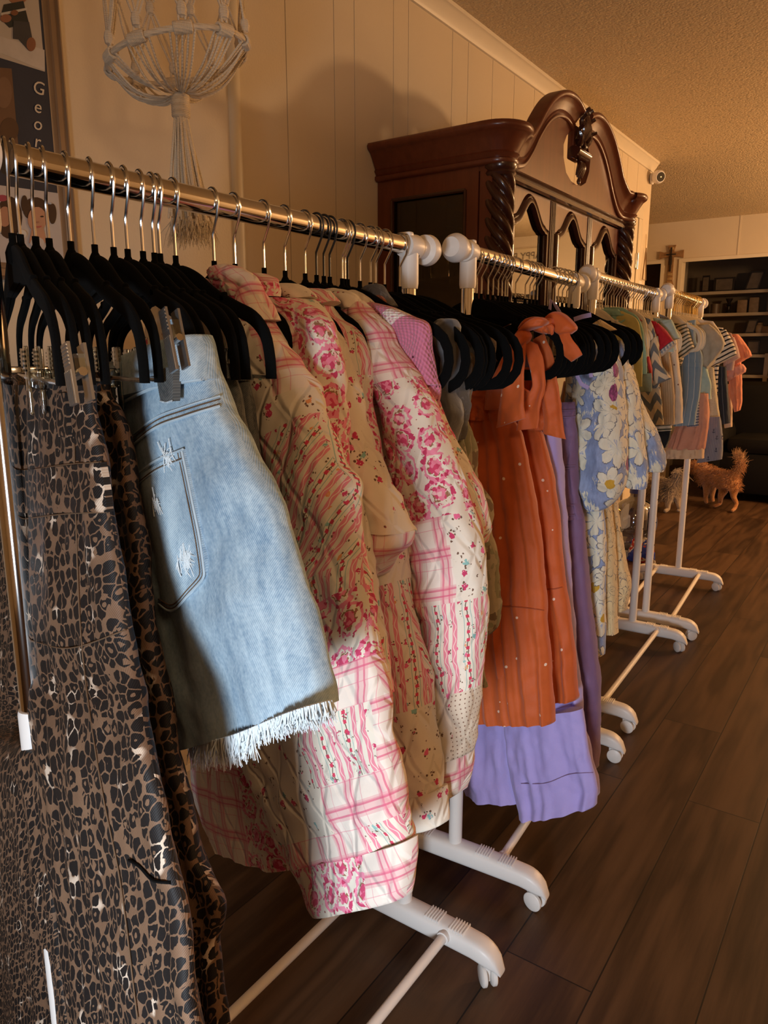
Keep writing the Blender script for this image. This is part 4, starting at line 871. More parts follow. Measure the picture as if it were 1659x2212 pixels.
# ---------------------------------------------------------------- cloth
SURF = {}
def tube(name, P, pairs, th, mats, parent, rows=44, K=64, fold=(0.003, 30), wr=0.0025, off=0.0, matf=None, seed=0, puff=0.0, ends=(0.35, 1.0), org=None, wsc=14.0, sq=0.62, grow=0.6):
    """A hollow cloth shape hanging in plane P: each pair is the left and right edge (seen from the front) at one height."""
    ofs = list(off) if isinstance(off, list) else [off] * len(pairs)
    L = cat([P.at(p[0], p[1], w_) for p, w_ in zip(pairs, ofs)], rows); R = cat([P.at(p[2], p[3], w_) for p, w_ in zip(pairs, ofs)], rows)
    q = np.array([[ (p[1] + p[3]) / 2] for p in pairs]); qr = np.interp(np.linspace(0, 1, rows), np.linspace(0, 1, len(pairs)), [(p[1] + p[3]) / 2 for p in pairs])
    n = np.array(P.n); rnd = random.Random(seed); p1, p2, p3 = [rnd.uniform(0, 6.28) for _ in range(3)]
    vs = []; us = []; vv = 0.0; prev = None; V = []
    wmax = max(np.linalg.norm(R[i] - L[i]) for i in range(rows))
    for i in range(rows):
        t = i / (rows - 1); c = (L[i] + R[i]) / 2; h = (R[i] - L[i]) / 2; wd = np.linalg.norm(h) * 2
        tt = th * (ends[0] + (1 - ends[0]) * min(1, t * 5)) * (ends[1] + (1 - ends[1]) * min(1, (1 - t) * 6)) * (1 + puff * math.sin(PI * t))
        if prev is not None: vv += np.linalg.norm(c - prev)
        prev = c; amp = fold[0] * (0.25 + 0.75 * t ** grow); row = []
        for k in range(K):
            a = 2 * PI * k / K; ca, sa = math.cos(a), math.sin(a)
            x = math.copysign(abs(ca) ** 0.85, ca); y = math.copysign(abs(sa) ** sq, sa)
            s = x * wmax / 2
            f = amp * (0.45 * math.sin(fold[1] * 6.28 * s + p1 + 1.3 * math.sin(2.2 * t + p2)) + 2.3 * noise.noise(Vector((s * fold[1] * 1.5 + p3 * 9, t * 1.3, seed * 1.7))) + 0.9 * noise.noise(Vector((s * fold[1] * 3.4 + p2 * 5, t * 2.2, seed * 0.9)))) * (0.35 + 0.65 * min(1, (1 - abs(x)) * 5))
            v = c + h * x + n * (y * tt / 2 + f)
            if wr: v = v + n * (noise.noise(Vector(v) * wsc + Vector((seed * 3.1, 0, 0))) * wr * 2 + noise.noise(Vector(v) * wsc * 3.1) * wr * 0.7)
            row.append(v)
        V.append((vv, row))
    V = [(a, np.array(r)) for a, r in V]
    # unit direction u: across, v: downwards (metres)
    uvtab = []
    for vv, r in V:
        d = np.linalg.norm(np.roll(r, -1, 0) - r, axis=1); half = np.concatenate([[0], np.cumsum(d)]); uvtab.append((half, vv))
    verts = [Vector(v) for _, r in V for v in r]; faces = []; uvl = []; mi = []
    mid = K // 2
    for i in range(rows - 1):
        for k in range(K):
            k2 = (k + 1) % K; faces.append((i * K + k, i * K + k2, (i + 1) * K + k2, (i + 1) * K + k))
            def U(r, kk): 
                hh, v0 = uvtab[r]; c0 = hh[K // 4]; return (hh[kk] - c0 + seed * 0.37, -v0)
            uvl.append([U(i, k), U(i, k + 1), U(i + 1, k + 1), U(i + 1, k)])
            mi.append(matf(math.cos(2 * PI * (k + 0.5) / K), (qr[i] + qr[i + 1]) / 2) if matf else 0)
    faces.append(tuple(range(K))[::-1]); uvl.append([(0, 0)] * K); mi.append(mi[0] if mi else 0)
    faces.append(tuple((rows - 1) * K + k for k in range(K))); uvl.append([(0, 0)] * K); mi.append(mi[-3])
    # orientation: front faces outwards
    o = mk(name, verts, faces, mats, parent, True, uvs=lambda fi, k, vi: uvl[fi][k], midx=mi, org=org or (0, 0, 0))
    bm = bmesh.new(); bm.from_mesh(o.data); bmesh.ops.recalc_face_normals(bm, faces=bm.faces[:]); bm.to_mesh(o.data); bm.free()
    o.data.set_sharp_from_angle(angle=math.radians(75))
    # front sampler: order left -> right is k = K/2 .. 0 on the +n side (sin>0)
    F = np.array([[r[k] for k in range(mid, -1, -1)] for _, r in V]); SURF[o.name] = (F, n)
    return o
def surf_at(o, px, py):
    F, n = SURF[o.name]; A = F.reshape(-1, 3) - np.array(CAM); a = A @ np.array(fwv); X = CX + F_PX * (A @ np.array(rv)) / a; Y = CY - F_PX * (A @ np.array(upv)) / a
    d = (X - px) ** 2 + (Y - py) ** 2; idx = np.argsort(d)[:4]; w_ = 1 / (d[idx] + 0.5); base = (F.reshape(-1, 3)[idx] * w_[:, None]).sum(0) / w_.sum()
    pl = ray(px, py); N = Vector(n); t = (Vector(base) - CAM).dot(N) / pl.dot(N); return CAM + pl * t, N
def seam(name, o, pts, r, m, parent, off=0.0008, n=None):
    n = n or max(8, len(pts) * 8); xs = cat([(p[0], p[1], 0) for p in pts], n); b = B(); q = [surf_at(o, x, y) for x, y, _ in xs]
    raw = np.array([a for a, _ in q]); sm = raw.copy()
    for _ in range(2): sm[1:-1] = (sm[:-2] + 2 * sm[1:-1] + sm[2:]) / 4
    nn = q[0][1]; b.sweep([Vector(p) + nn * (off + r * 0.5) for p in sm], circ(r, 6), up=nn); return b.build(name, m, parent)
def patch(name, o, corners, m, parent, off=0.002, nu=14, nv=18, th=0.002):
    """a sewn-on panel lying on the front of cloth o; corners: list of pixel points of its outline, left chain and right chain"""
    Lc, Rc = corners; l = cat([(a, b_, 0) for a, b_ in Lc], nv); r = cat([(a, b_, 0) for a, b_ in Rc], nv); vs = []; F, n = SURF[o.name]
    g0 = []
    for i in range(nv):
        row = []
        for j in range(nu):
            s = j / (nu - 1); p, N = surf_at(o, l[i][0] * (1 - s) + r[i][0] * s, l[i][1] * (1 - s) + r[i][1] * s); row.append(p)
        g0.append(row)
    A = np.array([[tuple(p) for p in r_] for r_ in g0])
    for _ in range(3):
        A[1:-1] = (A[:-2] + 2 * A[1:-1] + A[2:]) / 4; A[:, 1:-1] = (A[:, :-2] + 2 * A[:, 1:-1] + A[:, 2:]) / 4
    N = np.array(n); top = A + N * (off + th); bot = A + N * (off - 0.004)
    vs = [Vector(v) for v in top.reshape(-1, 3)] + [Vector(v) for v in bot.reshape(-1, 3)]; fs = []; m_ = nu * nv; 
    for i in range(nv - 1):
        for j in range(nu - 1):
            a = i * nu + j; fs.append((a, a + 1, a + nu + 1, a + nu)); fs.append((m_ + a, m_ + a + nu, m_ + a + nu + 1, m_ + a + 1))
    edge = [j for j in range(nu)] + [i * nu + nu - 1 for i in range(1, nv)] + [(nv - 1) * nu + j for j in range(nu - 2, -1, -1)] + [i * nu for i in range(nv - 2, 0, -1)]
    for a, b_ in zip(edge, edge[1:] + edge[:1]): fs.append((a, m_ + a, m_ + b_, b_))
    c = A.reshape(-1, 3); o0 = c[0]; du = np.array(Vector(n).cross(Vector((0, 0, 1))).normalized())
    uv = [((v - o0) @ du, v[2]) for v in c] * 2
    ob = mk(name, vs, fs, m, parent, True, uvs=lambda fi, k, vi: uv[vi])
    bm = bmesh.new(); bm.from_mesh(ob.data); bmesh.ops.recalc_face_normals(bm, faces=bm.faces[:]); bm.to_mesh(ob.data); bm.free(); ob.data.set_sharp_from_angle(angle=math.radians(50))
    return ob
def garment(name, label, cat_, y, group=None): return thing(name, label, cat_, (rail_x(y), y, rail_z(y) - 0.09), group)
def mirror(P, edge, xc=None, wl=1.0):
    """edge: right outline px -> pairs with the left outline mirrored about the hanging point"""
    out = []
    for px, py in edge:
        R = P.at(px, py); s = (R - P.o).dot(P.d); Lw = P.o + P.d * (-s * wl); Lw.z = R.z; l = proj(Lw); out.append((l[0], l[1], px, py))
    return out
def yaw_at(y): return -17 + max(0, (y - 0.45)) * 20 if y < 1.24 else -6

# ---- leopard trousers
P = Plane(0.415, -14); SP = 'hanging trousers of leopard print denim'
t = garment('leopard_trousers', 'leopard print trousers clipped up nearest the camera, behind the chrome pole', 'trousers', 0.415, SP)
rg = tube('trouser_leg', P, [(43, 832, 207, 828), (41, 880, 205, 880), (38, 1006, 226, 1006), (40, 1156, 246, 1156), (48, 1359, 278, 1359), (58, 1448, 293, 1448), (79, 1540, 308, 1540), (88, 1640, 326, 1640), (98, 1705, 338, 1705), (119, 1859, 367, 1859), (136, 1987, 396, 1987), (160, 2212, 426, 2212), (190, 2420, 452, 2420), (215, 2600, 475, 2600), (240, 2820, 500, 2820)], 0.030, M['leopard'], t, rows=100, K=72, fold=(0.0035, 11), wr=0.002, seed=1, ends=(0.7, 1), off=[0, 0, 0.002, 0.004, 0.008, 0.012, 0.022, 0.03, 0.032, 0.032, 0.032, 0.032, 0.032, 0.032, 0.032])
tube('trouser_leg', P, [(-80, 850, 36, 845), (-80, 1000, 40, 1000), (-80, 1300, 54, 1300), (-75, 1500, 50, 1500), (-70, 1570, 54, 1570), (-68, 1615, 56, 1610), (-66, 1665, 84, 1660), (-60, 1800, 106, 1800), (-55, 1900, 114, 1900), (-52, 1990, 128, 1990), (-50, 2100, 140, 2100), (-45, 2270, 165, 2270)], 0.030, M['leopard'], t, rows=80, K=64, fold=(0.004, 11), wr=0.002, off=[-0.035, -0.035, -0.03, -0.02, 0.0, 0.034, 0.038, 0.035, 0.035, 0.032, 0.03, 0.03], seed=2, ends=(0.7, 1))
tube('waistband', P, [(25, 805, 150, 806), (25, 822, 205, 822), (25, 850, 204, 846)], 0.028, M['leopard'], t, rows=10, K=48, fold=(0.001, 9), wr=0.001, off=-0.018, seed=3)
patch('belt_loop', rg, ([(126, 850), (127, 900), (134, 943)], [(148, 848), (152, 900), (156, 945)]), M['leopard'], rg, 0.001, 5, 8)
patch('flap_pocket', rg, ([(46, 1016), (44, 1060), (42, 1108)], [(222, 998), (232, 1055), (237, 1106)]), M['leopard'], rg, 0.0006, 16, 8, 0.0016)
seam('pocket_seam', rg, [(45, 1020), (140, 1004), (222, 998)], 0.0007, M['stitch'], rg)
seam('pocket_seam', rg, [(46, 1122), (140, 1110), (236, 1106)], 0.0007, M['stitch'], rg)
seam('pocket_seam', rg, [(60, 1380), (150, 1400), (275, 1360)], 0.0007, M['stitch'], rg)
seam('side_seam', rg, [(163, 960), (166, 1100), (180, 1400), (222, 1700), (262, 1900), (300, 2200)], 0.0007, M['stitch'], rg, n=60)
seam('knee_dart', rg, [(282, 1856), (305, 1870), (335, 1900), (372, 1905)], 0.0012, M['hole'], rg)
P = Plane(0.462, -14)
t = garment('leopard_trousers', 'second leopard print trousers, the narrow strip behind the front pair beside the denim shorts', 'trousers', 0.456, SP)
tube('trouser_leg', P, [(120, 812, 235, 803), (130, 850, 236, 850), (140, 890, 260, 893), (150, 1040, 289, 1040), (165, 1156, 312, 1156), (190, 1420, 343, 1410), (220, 1521, 362, 1521), (250, 1679, 389, 1679), (280, 1822, 422, 1822), (300, 1880, 437, 1877), (310, 1935, 470, 1950), (315, 2002, 468, 2005), (330, 2040, 463, 2040), (340, 2212, 485, 2212), (350, 2400, 500, 2400), (362, 2640, 512, 2640)], 0.030, M['leopard'], t, rows=110, K=64, fold=(0.003, 12), wr=0.003, seed=4, ends=(0.7, 1))

# ---- metal clips gripping the waistbands
def clip(label, P, top, bot, off, w_=0.0062):
    a, c = P.at(*top, off), P.at(*bot, off); t = thing('trouser_clip', label, 'clip', a, 'metal trouser clips'); d = (c - a).normalized(); n = P.n; sd = d.cross(n).normalized(); L = (c - a).length
    def bx(b, u0, u1, s0, s1, n0, n1):
        vs = [a + d * (L * u) + sd * s_ + n * q_ for u in (u0, u1) for s_ in (s0, s1) for q_ in (n0, n1)]; b.add(vs, [(0, 1, 3, 2), (4, 6, 7, 5), (0, 4, 5, 1), (2, 3, 7, 6), (0, 2, 6, 4), (1, 5, 7, 3)]); return b
    b = bx(B(), 0, 1, -w_, w_, 0, 0.002)
    for k in range(5): bx(b, 0.45, 1.0, -w_ + (k + 0.3) * w_ * 0.4, -w_ + (k + 0.7) * w_ * 0.4, 0.0015, 0.0028)
    for k in range(6): bx(b, 0.03 + k * 0.06, 0.06 + k * 0.06, -w_ * 0.8, w_ * 0.8, 0.0015, 0.0026)
    b.build('front_jaw', M['clip_metal'], t, smooth=False)
    bx(B(), 0.02, 0.95, -w_, w_, -0.010, -0.008).build('rear_jaw', M['clip_metal'], t, smooth=False)
    bx(B(), 0.20, 0.52, -w_ * 0.9, w_ * 0.9, -0.0079, -0.001).build('acrylic_block', M['clear'], t, smooth=False)
    B().tubeline([a + d * (L * 0.5) - sd * (w_ + 0.002) - n * 0.0045, a + d * (L * 0.5) + sd * (w_ + 0.002) - n * 0.0045], 0.003, 8).build('pivot', M['steel'], t)
M['clip_metal'] = plain('brushed_clip_metal', (0.42, 0.42, 0.42), 0.28, 0.5, 0.9, 0.1)
clip('silver metal clip gripping the front leopard trousers waistband', Plane(0.415, -14), (144, 742), (166, 874), 0.06)
clip('silver metal clip gripping the light blue denim shorts waistband', Plane(0.512, -14), (354, 668), (380, 802), 0.06)
# ---- denim shorts
P = Plane(0.512, -14)
t = garment('denim_shorts', 'light blue denim shorts with frayed hem clipped beside the leopard trousers', 'shorts', 0.505)
edge = [(440, 726), (450, 765), (458, 803), (476, 857), (513, 923), (551, 998), (588, 1074), (617, 1168), (645, 1271), (673, 1365), (701, 1459), (716, 1520)]
lft = [(270, 790), (268, 830), (268, 865), (270, 900), (275, 960), (285, 1040), (300, 1110), (320, 1200), (340, 1310), (365, 1410), (390, 1520), (412, 1612)]
bd = tube('denim_body', P, [(l[0], l[1], r[0], r[1]) for l, r in zip(lft, edge)], 0.055, M['denim'], t, rows=70, K=80, fold=(0.0025, 7), wr=0.0035, seed=5, ends=(0.8, 1.0))
wb = tube('waistband', P, [(268, 788, 434, 722), (268, 815, 445, 765), (268, 868, 457, 818)], 0.060, M['denim'], t, rows=14, K=64, fold=(0.001, 6), wr=0.002, off=0.003, seed=6, ends=(0.9, 1))
seam('waistband_edge', bd, [(270, 871), (340, 838), (400, 826), (458, 818)], 0.0016, M['stitch_pale'], t, 0.004, n=30)
for dy, mm, rr in ((0, 'stitch', 0.0006), (10, 'stitch', 0.0006), (15, 'stitch_pale', 0.0013), (-7, 'stitch_pale', 0.0009)):
    seam('yoke_seam', bd, [(284, 950 + dy), (340, 908 + dy), (400, 886 + dy), (440, 873 + dy), (478, 862 + dy)], rr, M[mm], bd, n=36)
pk = patch('back_pocket', bd, ([(288, 1036), (302, 1130), (322, 1230), (326, 1290), (377, 1320)], [(400, 970), (420, 1060), (436, 1150), (449, 1243), (377.5, 1320.5)]), M['denim'], bd, 0.0006, 20, 30, 0.0018)
SURF[pk.name] = SURF[bd.name]
for k, (mm, rr) in enumerate((('stitch_pale', 0.0013), ('stitch', 0.0006), ('stitch', 0.0006))):
    d_ = (0, 4, 10)[k]
    seam('pocket_stitching', bd, [(400 - d_, 974), (412 - d_, 1030), (424 - d_, 1090), (438 - d_, 1160), (449 - d_, 1240 - d_ * 0.3), (448 - d_, 1246 - d_ * 0.4), (415 - d_ * 0.4, 1282 - d_), (377, 1319 - d_ * 1.3), (350, 1303 - d_), (325 + d_ * 0.5, 1289 - d_)], rr, M[mm], pk, 0.0026, n=70)
for dy, mm, rr in ((0, 'stitch_pale', 0.0012), (18, 'stitch', 0.0006), (22, 'stitch_pale', 0.0007)):
    seam('pocket_hem', bd, [(290, 1036 + dy), (340, 996 + dy), (402, 970 + dy)], rr, M[mm], pk, 0.0026, n=20)
patch('belt_loop', wb, ([(352, 800), (354, 830), (361, 868)], [(388, 790), (388, 830), (387, 866)]), M['denim_dark'], wb, 0.003, 6, 10, 0.003)
seam('belt_loop_stitching', wb, [(361, 866), (374, 869), (387, 865)], 0.001, M['stitch_pale'], wb, 0.006)
rnd = random.Random(11)
for cx, cy, rr_, cnt in ((409, 1210, 9, 95), (372, 990, 6, 24), (345, 1090, 6, 18)):      # worn patches of white threads on the pocket
    b = B()
    for k in range(cnt):
        a = rnd.uniform(0, 2 * PI); r0 = abs(rnd.gauss(0, 1)) * rr_
        p, N = surf_at(bd, cx + r0 * math.cos(a), cy + 1.2 * r0 * math.sin(a)); p = p + N * 0.0032; dd = Vector((rnd.gauss(0, 0.003), 0, rnd.gauss(0, 0.005)))
        b.tubeline([p - dd, p + N * rnd.uniform(0, 0.0012), p + dd], 0.0005, 4, up=N)
    x = b.build('worn_threads', M['denim_pale'], pk); x['kind'] = 'stuff'
b = B()
for k in range(900):
    s = k / 899.0 + rnd.uniform(-0.004, 0.004); s = min(1, max(0, s))
    hx = 412 + s * 305; hy = 1614 - s * 92 + 14 * math.sin(s * 5.0) * (1 - s); p, N = surf_at(bd, hx, hy); p = P.at(hx, hy, 0.026 * (1 - abs(2 * s - 1) ** 4) + 0.002 + rnd.uniform(-0.006, 0.004))
    ln = rnd.uniform(0.008, 0.020) * (1.35 if s < 0.45 else 0.8) ; e = p + Vector((rnd.gauss(0, 0.004), rnd.gauss(0, 0.002), -ln))
    b.tubeline([p + Vector((0, 0, 0.004)), p.lerp(e, 0.5) + Vector((rnd.gauss(0, 0.0015), 0, 0)), e], lambda i, n: 0.0009 - 0.0003 * i, 4, up=P.n)
x = b.build('frayed_hem', M['denim_pale'], t); x['kind'] = 'stuff'

# ---- two dark pairs behind the shorts
for i, (y, edge, lab) in enumerate(((0.565, [(500, 785), (512, 830), (525, 900), (545, 1000), (560, 1100), (575, 1250)], 'dark grey denim shorts just behind the light blue shorts'), (0.60, [(530, 790), (540, 840), (550, 900), (556, 960), (566, 1060), (575, 1180)], 'charcoal denim shorts squeezed between the grey pair and the front shacket'))):
    P = Plane(y, -14); t = garment('denim_shorts', lab, 'shorts', y)
    bd2 = tube('denim_body', P, mirror(P, edge), 0.030, M['denim_dark'], t, rows=40, K=56, fold=(0.003, 9), wr=0.003, seed=7 + i)
    tube('waistband', P, mirror(P, [(edge[0][0] + 3, edge[0][1]), (edge[0][0] + 10, edge[0][1] + 32)]), 0.034, M['denim_dark'], t, rows=8, K=48, fold=(0.001, 9), wr=0.001, seed=8)

# ---- patchwork shackets
PATCH = [M['ditsy'], M['plaid'], M['rose'], M['stripe'], M['diag'], M['dots']]
DI, PL_, RO, ST, DG, DT = range(6)
SHK = 'pink patchwork quilted shackets'
def shacket(y, yaw, label, torso, sleeve, cuff, collar, sf, tf, cf, colf, seed, th=0.055, soff=0.02, sth=0.06):
    P = Plane(y, yaw); t = garment('quilted_shacket', label, 'jacket', y, SHK)
    if torso: tube('jacket_body', P, torso, th, PATCH, t, rows=50, K=64, fold=(0.004, 8), wr=0.004, matf=tf, seed=seed, off=-0.012)
    s = tube('sleeve', P, sleeve, sth, PATCH, t, rows=110, K=72, fold=(0.002, 8), wr=0.0048, matf=sf, seed=seed + 1, off=soff, ends=(0.6, 0.9), wsc=20)
    if cuff: tube('cuff', P, cuff, sth * 0.9, PATCH, s, rows=18, K=64, fold=(0.001, 9), wr=0.002, matf=cf, seed=seed + 2, off=soff, ends=(0.95, 0.9))
    for j, c in enumerate(collar): tube('collar', P, c, 0.036, PATCH, t, rows=26, K=48, fold=(0.001, 9), wr=0.004, matf=colf, seed=seed + 3 + j, off=soff + 0.004, ends=(0.8, 0.8), sq=0.9, wsc=26)
    return t
def sf0(a, q):
    if q < 800: return DI if a < 0.6 else PL_
    if q < 840: return DI
    if q < 1085: return DG
    if q < 1170: return DT if a < 0.1 else ST
    if q < 1395: return RO
    if q < 1500: return ST if a < 0.55 else PL_
    if q < 1700: return DI if a < 0.18 else (ST if a < 0.93 else PL_)
    if q < 1800: return DI if a < 0.22 else PL_
    return ST if a < -0.45 else PL_ if a < 0.62 else ST
shacket(0.69, -16, 'front pink patchwork shacket, its long floral sleeve hanging lowest with a rose cuff',
        [(330, 640, 520, 610), (320, 700, 585, 690), (330, 800, 625, 790), (350, 1000, 640, 1000), (380, 1300, 640, 1300), (400, 1500, 640, 1500), (430, 1700, 640, 1700), (455, 1790, 640, 1830), (470, 1820, 636, 1876)],
        [(500, 690, 573, 683), (505, 740, 604, 730), (512, 790, 632, 785), (520, 850, 663, 845), (530, 904, 688, 904), (535, 1000, 726, 999), (545, 1062, 757, 1062), (550, 1220, 780, 1220), (545, 1380, 806, 1380), (540, 1490, 828, 1490), (545, 1640, 852, 1660), (590, 1770, 872, 1760), (640, 1868, 880, 1812)],
        [(641, 1866, 888, 1812), (664, 1905, 890, 1862), (680, 1950, 886, 1905), (690, 1970, 880, 1934)],
        [[(455, 590, 490, 570), (462, 605, 520, 578), (480, 632, 548, 600), (520, 668, 566, 640), (545, 700, 585, 690)], [(412, 603, 425, 597), (425, 618, 450, 606), (455, 640, 480, 628)]],
        sf0, lambda a, q: (DI if q < 900 else PL_ if q < 1500 else ST if q < 1690 else PL_ if a < 0.3 else RO), lambda a, q: RO if a < 0.5 else PL_, lambda a, q: (RO if a < 0.1 else PL_), 20)
def sf1(a, q):
    if a < 0.35 and q < 790: return PL_
    if q < 885: return RO if a > -0.2 else PL_
    if q < 960: return DI
    return DI if q < 1300 else ST
shacket(0.755, -15, 'second pink patchwork shacket, plaid shoulder and rose print upper sleeve behind the front one',
        None,
        [(550, 642, 640, 644), (560, 680, 669, 663), (570, 720, 709, 704), (590, 770, 722, 765), (600, 856, 726, 856), (610, 983, 735, 983), (640, 1100, 770, 1100), (660, 1300, 800, 1300), (690, 1500, 840, 1500)],
        None, [[(520, 590, 560, 590), (540, 610, 590, 610), (560, 640, 600, 640)]], sf1, None, None, lambda a, q: PL_ if q < 615 else RO, 30)
def sf2(a, q):
    if q < 1145: return DI
    return PL_ if a > -0.35 else RO
shacket(0.805, -14, 'third pink patchwork shacket, cream ditsy sleeve bent forward at a plaid cuff',
        None,
        [(590, 622, 650, 628), (620, 650, 690, 668), (650, 720, 725, 730), (680, 830, 757, 825), (700, 936, 786, 936), (715, 1015, 814, 1015), (740, 1084, 852, 1084), (760, 1140, 884, 1150)],
        [(758, 1138, 884, 1148), (770, 1180, 878, 1176), (785, 1215, 842, 1206), (796, 1250, 815, 1240)], [[(586, 630, 606, 612), (600, 640, 640, 614), (630, 655, 672, 640)]], sf2, None, lambda a, q: PL_ if a > -0.1 else RO, lambda a, q: DI, 40)
def sf3(a, q):
    if q < 740: return ST
    if q < 900: return RO
    if q < 1240: return DI if a > 0 else ST
    if q < 1575: return ST if a > -0.15 else PL_
    return DI
shacket(0.85, -12, 'fourth pink patchwork shacket, long ribbon-striped sleeve ending in a cream floral cuff',
        None,
        [(650, 630, 700, 632), (680, 660, 720, 679), (700, 720, 757, 711), (710, 780, 779, 768), (720, 856, 786, 856), (740, 1000, 815, 1000), (770, 1120, 840, 1120), (800, 1220, 860, 1215), (815, 1327, 880, 1327), (825, 1453, 915, 1453), (840, 1580, 932, 1575), (850, 1650, 942, 1640), (860, 1715, 949, 1703)],
        [(862, 1716, 954, 1702), (868, 1750, 958, 1740), (876, 1792, 961, 1777)], [[(645, 640, 668, 622), (660, 652, 700, 626), (690, 668, 722, 650)]], sf3, None, lambda a, q: ST if a < -0.5 else DI, lambda a, q: ST, 50)
def sf4(a, q):
    if q < 785: return PL_
    if q < 1050: return RO
    if q < 1243: return PL_ if a < 0.55 else DI
    if q < 1395: return (ST if a > -0.55 else DI)
    if q < 1500: return ST if a > -0.35 else RO
    if q < 1640: return DI if a < 0.5 else DT
    return PL_
shacket(0.905, -11, 'fifth pink patchwork shacket, broad rose print sleeve facing the room with plaid cuff',
        [(600, 680, 740, 660), (640, 760, 800, 720), (680, 1000, 840, 1000), (700, 1400, 880, 1400), (720, 1600, 900, 1600)],
        [(735, 650, 775, 648), (760, 700, 830, 705), (790, 740, 850, 750), (815, 779, 872, 779), (830, 850, 913, 845), (840, 906, 941, 906), (848, 980, 969, 970), (855, 1057, 993, 1037), (874, 1150, 1016, 1117), (893, 1220, 1035, 1189), (900, 1310, 1041, 1296), (911, 1400, 1036, 1395), (922, 1510, 1030, 1510), (940, 1600, 1024, 1590), (948, 1640, 1016, 1625)],
        [(948, 1640, 1014, 1624), (958, 1675, 1010, 1660), (970, 1705, 1000, 1692), (980, 1720, 990, 1712)],
        [[(690, 640, 722, 622), (715, 655, 760, 632), (750, 672, 780, 662)]], sf4, lambda a, q: PL_ if q < 800 else DI, lambda a, q: PL_, lambda a, q: DI, 60)
shacket(0.95, -10, 'sixth pink patchwork shacket, dotted cream shoulder, mostly behind the broad rose sleeve',
        None,
        [(740, 655, 800, 660), (780, 690, 852, 695), (810, 743, 881, 743), (840, 811, 917, 811), (860, 843, 928, 843), (890, 930, 960, 930), (920, 1010, 1000, 1010), (950, 1080, 1035, 1080), (980, 1130, 1048, 1140), (1000, 1180, 1040, 1175)],
        None, [[(745, 640, 765, 626), (760, 655, 790, 640), (785, 668, 812, 662)]], lambda a, q: DT if q < 740 else (RO if q < 960 else ST if q > 1060 else DI), None, None, lambda a, q: DI, 70)

# ---- floral collar top, crochet cardigan, ruffle top, camouflage jacket
P = Plane(0.985, -9); t = garment('ruffle_blouse', 'dark grey and rust floral top, only its ruffled collar showing above the crochet cardigan', 'top', 0.985)
tube('collar', P, [(770, 632, 792, 616), (785, 650, 820, 614), (805, 660, 842, 640), (830, 676, 850, 660)], 0.034, M['dark_floral'], t, rows=30, K=56, fold=(0.004, 30), wr=0.004, seed=80, off=0.02)
tube('bodice', P, mirror(P, [(850, 665), (900, 720), (915, 820), (925, 1000)]), 0.03, M['dark_floral'], t, rows=24, K=40, fold=(0.003, 9), seed=81, off=-0.01)
P = Plane(0.99, -14); t = garment('crochet_cardigan', 'pink crochet cardigan with a cream stripe hanging after the patchwork shackets', 'cardigan', 1.0)
tube('shoulder', P, [(780, 668, 798, 652), (800, 690, 850, 664), (830, 715, 895, 684), (862, 745, 922, 700), (885, 790, 926, 760), (900, 840, 938, 830)], 0.03, M['crochet'], t, rows=40, K=56, fold=(0.001, 9), wr=0.003, seed=82, off=0.06, ends=(0.9, 0.9))
tube('front_panel', P, [(840, 720, 862, 712), (870, 770, 900, 762), (900, 840, 944, 828), (910, 880, 938, 880), (905, 950, 930, 950), (900, 1050, 920, 1050)], 0.03, M['crochet'], t, rows=40, K=48, fold=(0.002, 12), wr=0.003, seed=83, off=0.05)
P = Plane(1.02, -10); t = garment('velvet_blouse', 'grey floral velvet top with ruffled armholes beside the pink cardigan', 'top', 1.02)
tube('bodice', P, [(800, 720, 930, 700), (800, 800, 950, 790), (800, 900, 965, 880), (805, 1000, 975, 1000), (815, 1150, 985, 1150)], 0.03, M['dark_floral'], t, rows=30, K=48, fold=(0.003, 9), seed=84, off=0.0)
tube('ruffle', P, [(936, 705, 955, 688), (935, 725, 982, 692), (940, 760, 988, 740), (950, 800, 982, 790), (945, 850, 975, 845), (942, 900, 985, 890), (945, 940, 975, 930), (960, 965, 970, 958)], 0.045, M['velvet_ruffle'], t, rows=70, K=64, fold=(0.006, 42), wr=0.005, seed=85, off=0.03, wsc=30)
tube('ruffle', P, [(972, 752, 985, 745), (978, 780, 1004, 762), (985, 810, 996, 800), (988, 850, 1003, 830), (985, 890, 1005, 880), (982, 930, 1000, 915), (975, 955, 990, 950)], 0.045, M['dark_floral'], t, rows=60, K=56, fold=(0.006, 42), wr=0.005, seed=86, off=0.0, wsc=30)
P = Plane(1.07, -6); t = garment('camouflage_jacket', 'faded camouflage jacket hanging last on the nearest rack before the orange dress', 'jacket', 1.07)
tube('jacket_body', P, mirror(P, [(960, 850), (988, 890), (1000, 950), (1012, 1050), (1025, 1150), (1035, 1300), (1042, 1420), (1052, 1485)], wl=0.8), 0.035, M['camo'], t, rows=60, K=64, fold=(0.006, 14), wr=0.005, seed=87, off=0.01)
tube('sleeve', P, [(960, 872, 997, 894), (965, 930, 1018, 950), (975, 1000, 1022, 1000), (985, 1049, 1032, 1049), (995, 1089, 1051, 1089), (1005, 1196, 1066, 1196), (1010, 1300, 1069, 1300), (1015, 1350, 1066, 1357), (1018, 1372, 1055, 1372)], 0.05, M['camo'], t, rows=70, K=56, fold=(0.005, 16), wr=0.006, seed=88, off=0.0, wsc=22)
tube('pocket_flap', P, [(960, 900, 992, 930), (965, 960, 1008, 985), (975, 1010, 1010, 1020)], 0.02, M['camo'], t, rows=14, K=40, fold=(0.001, 12), wr=0.002, seed=89, off=0.035)

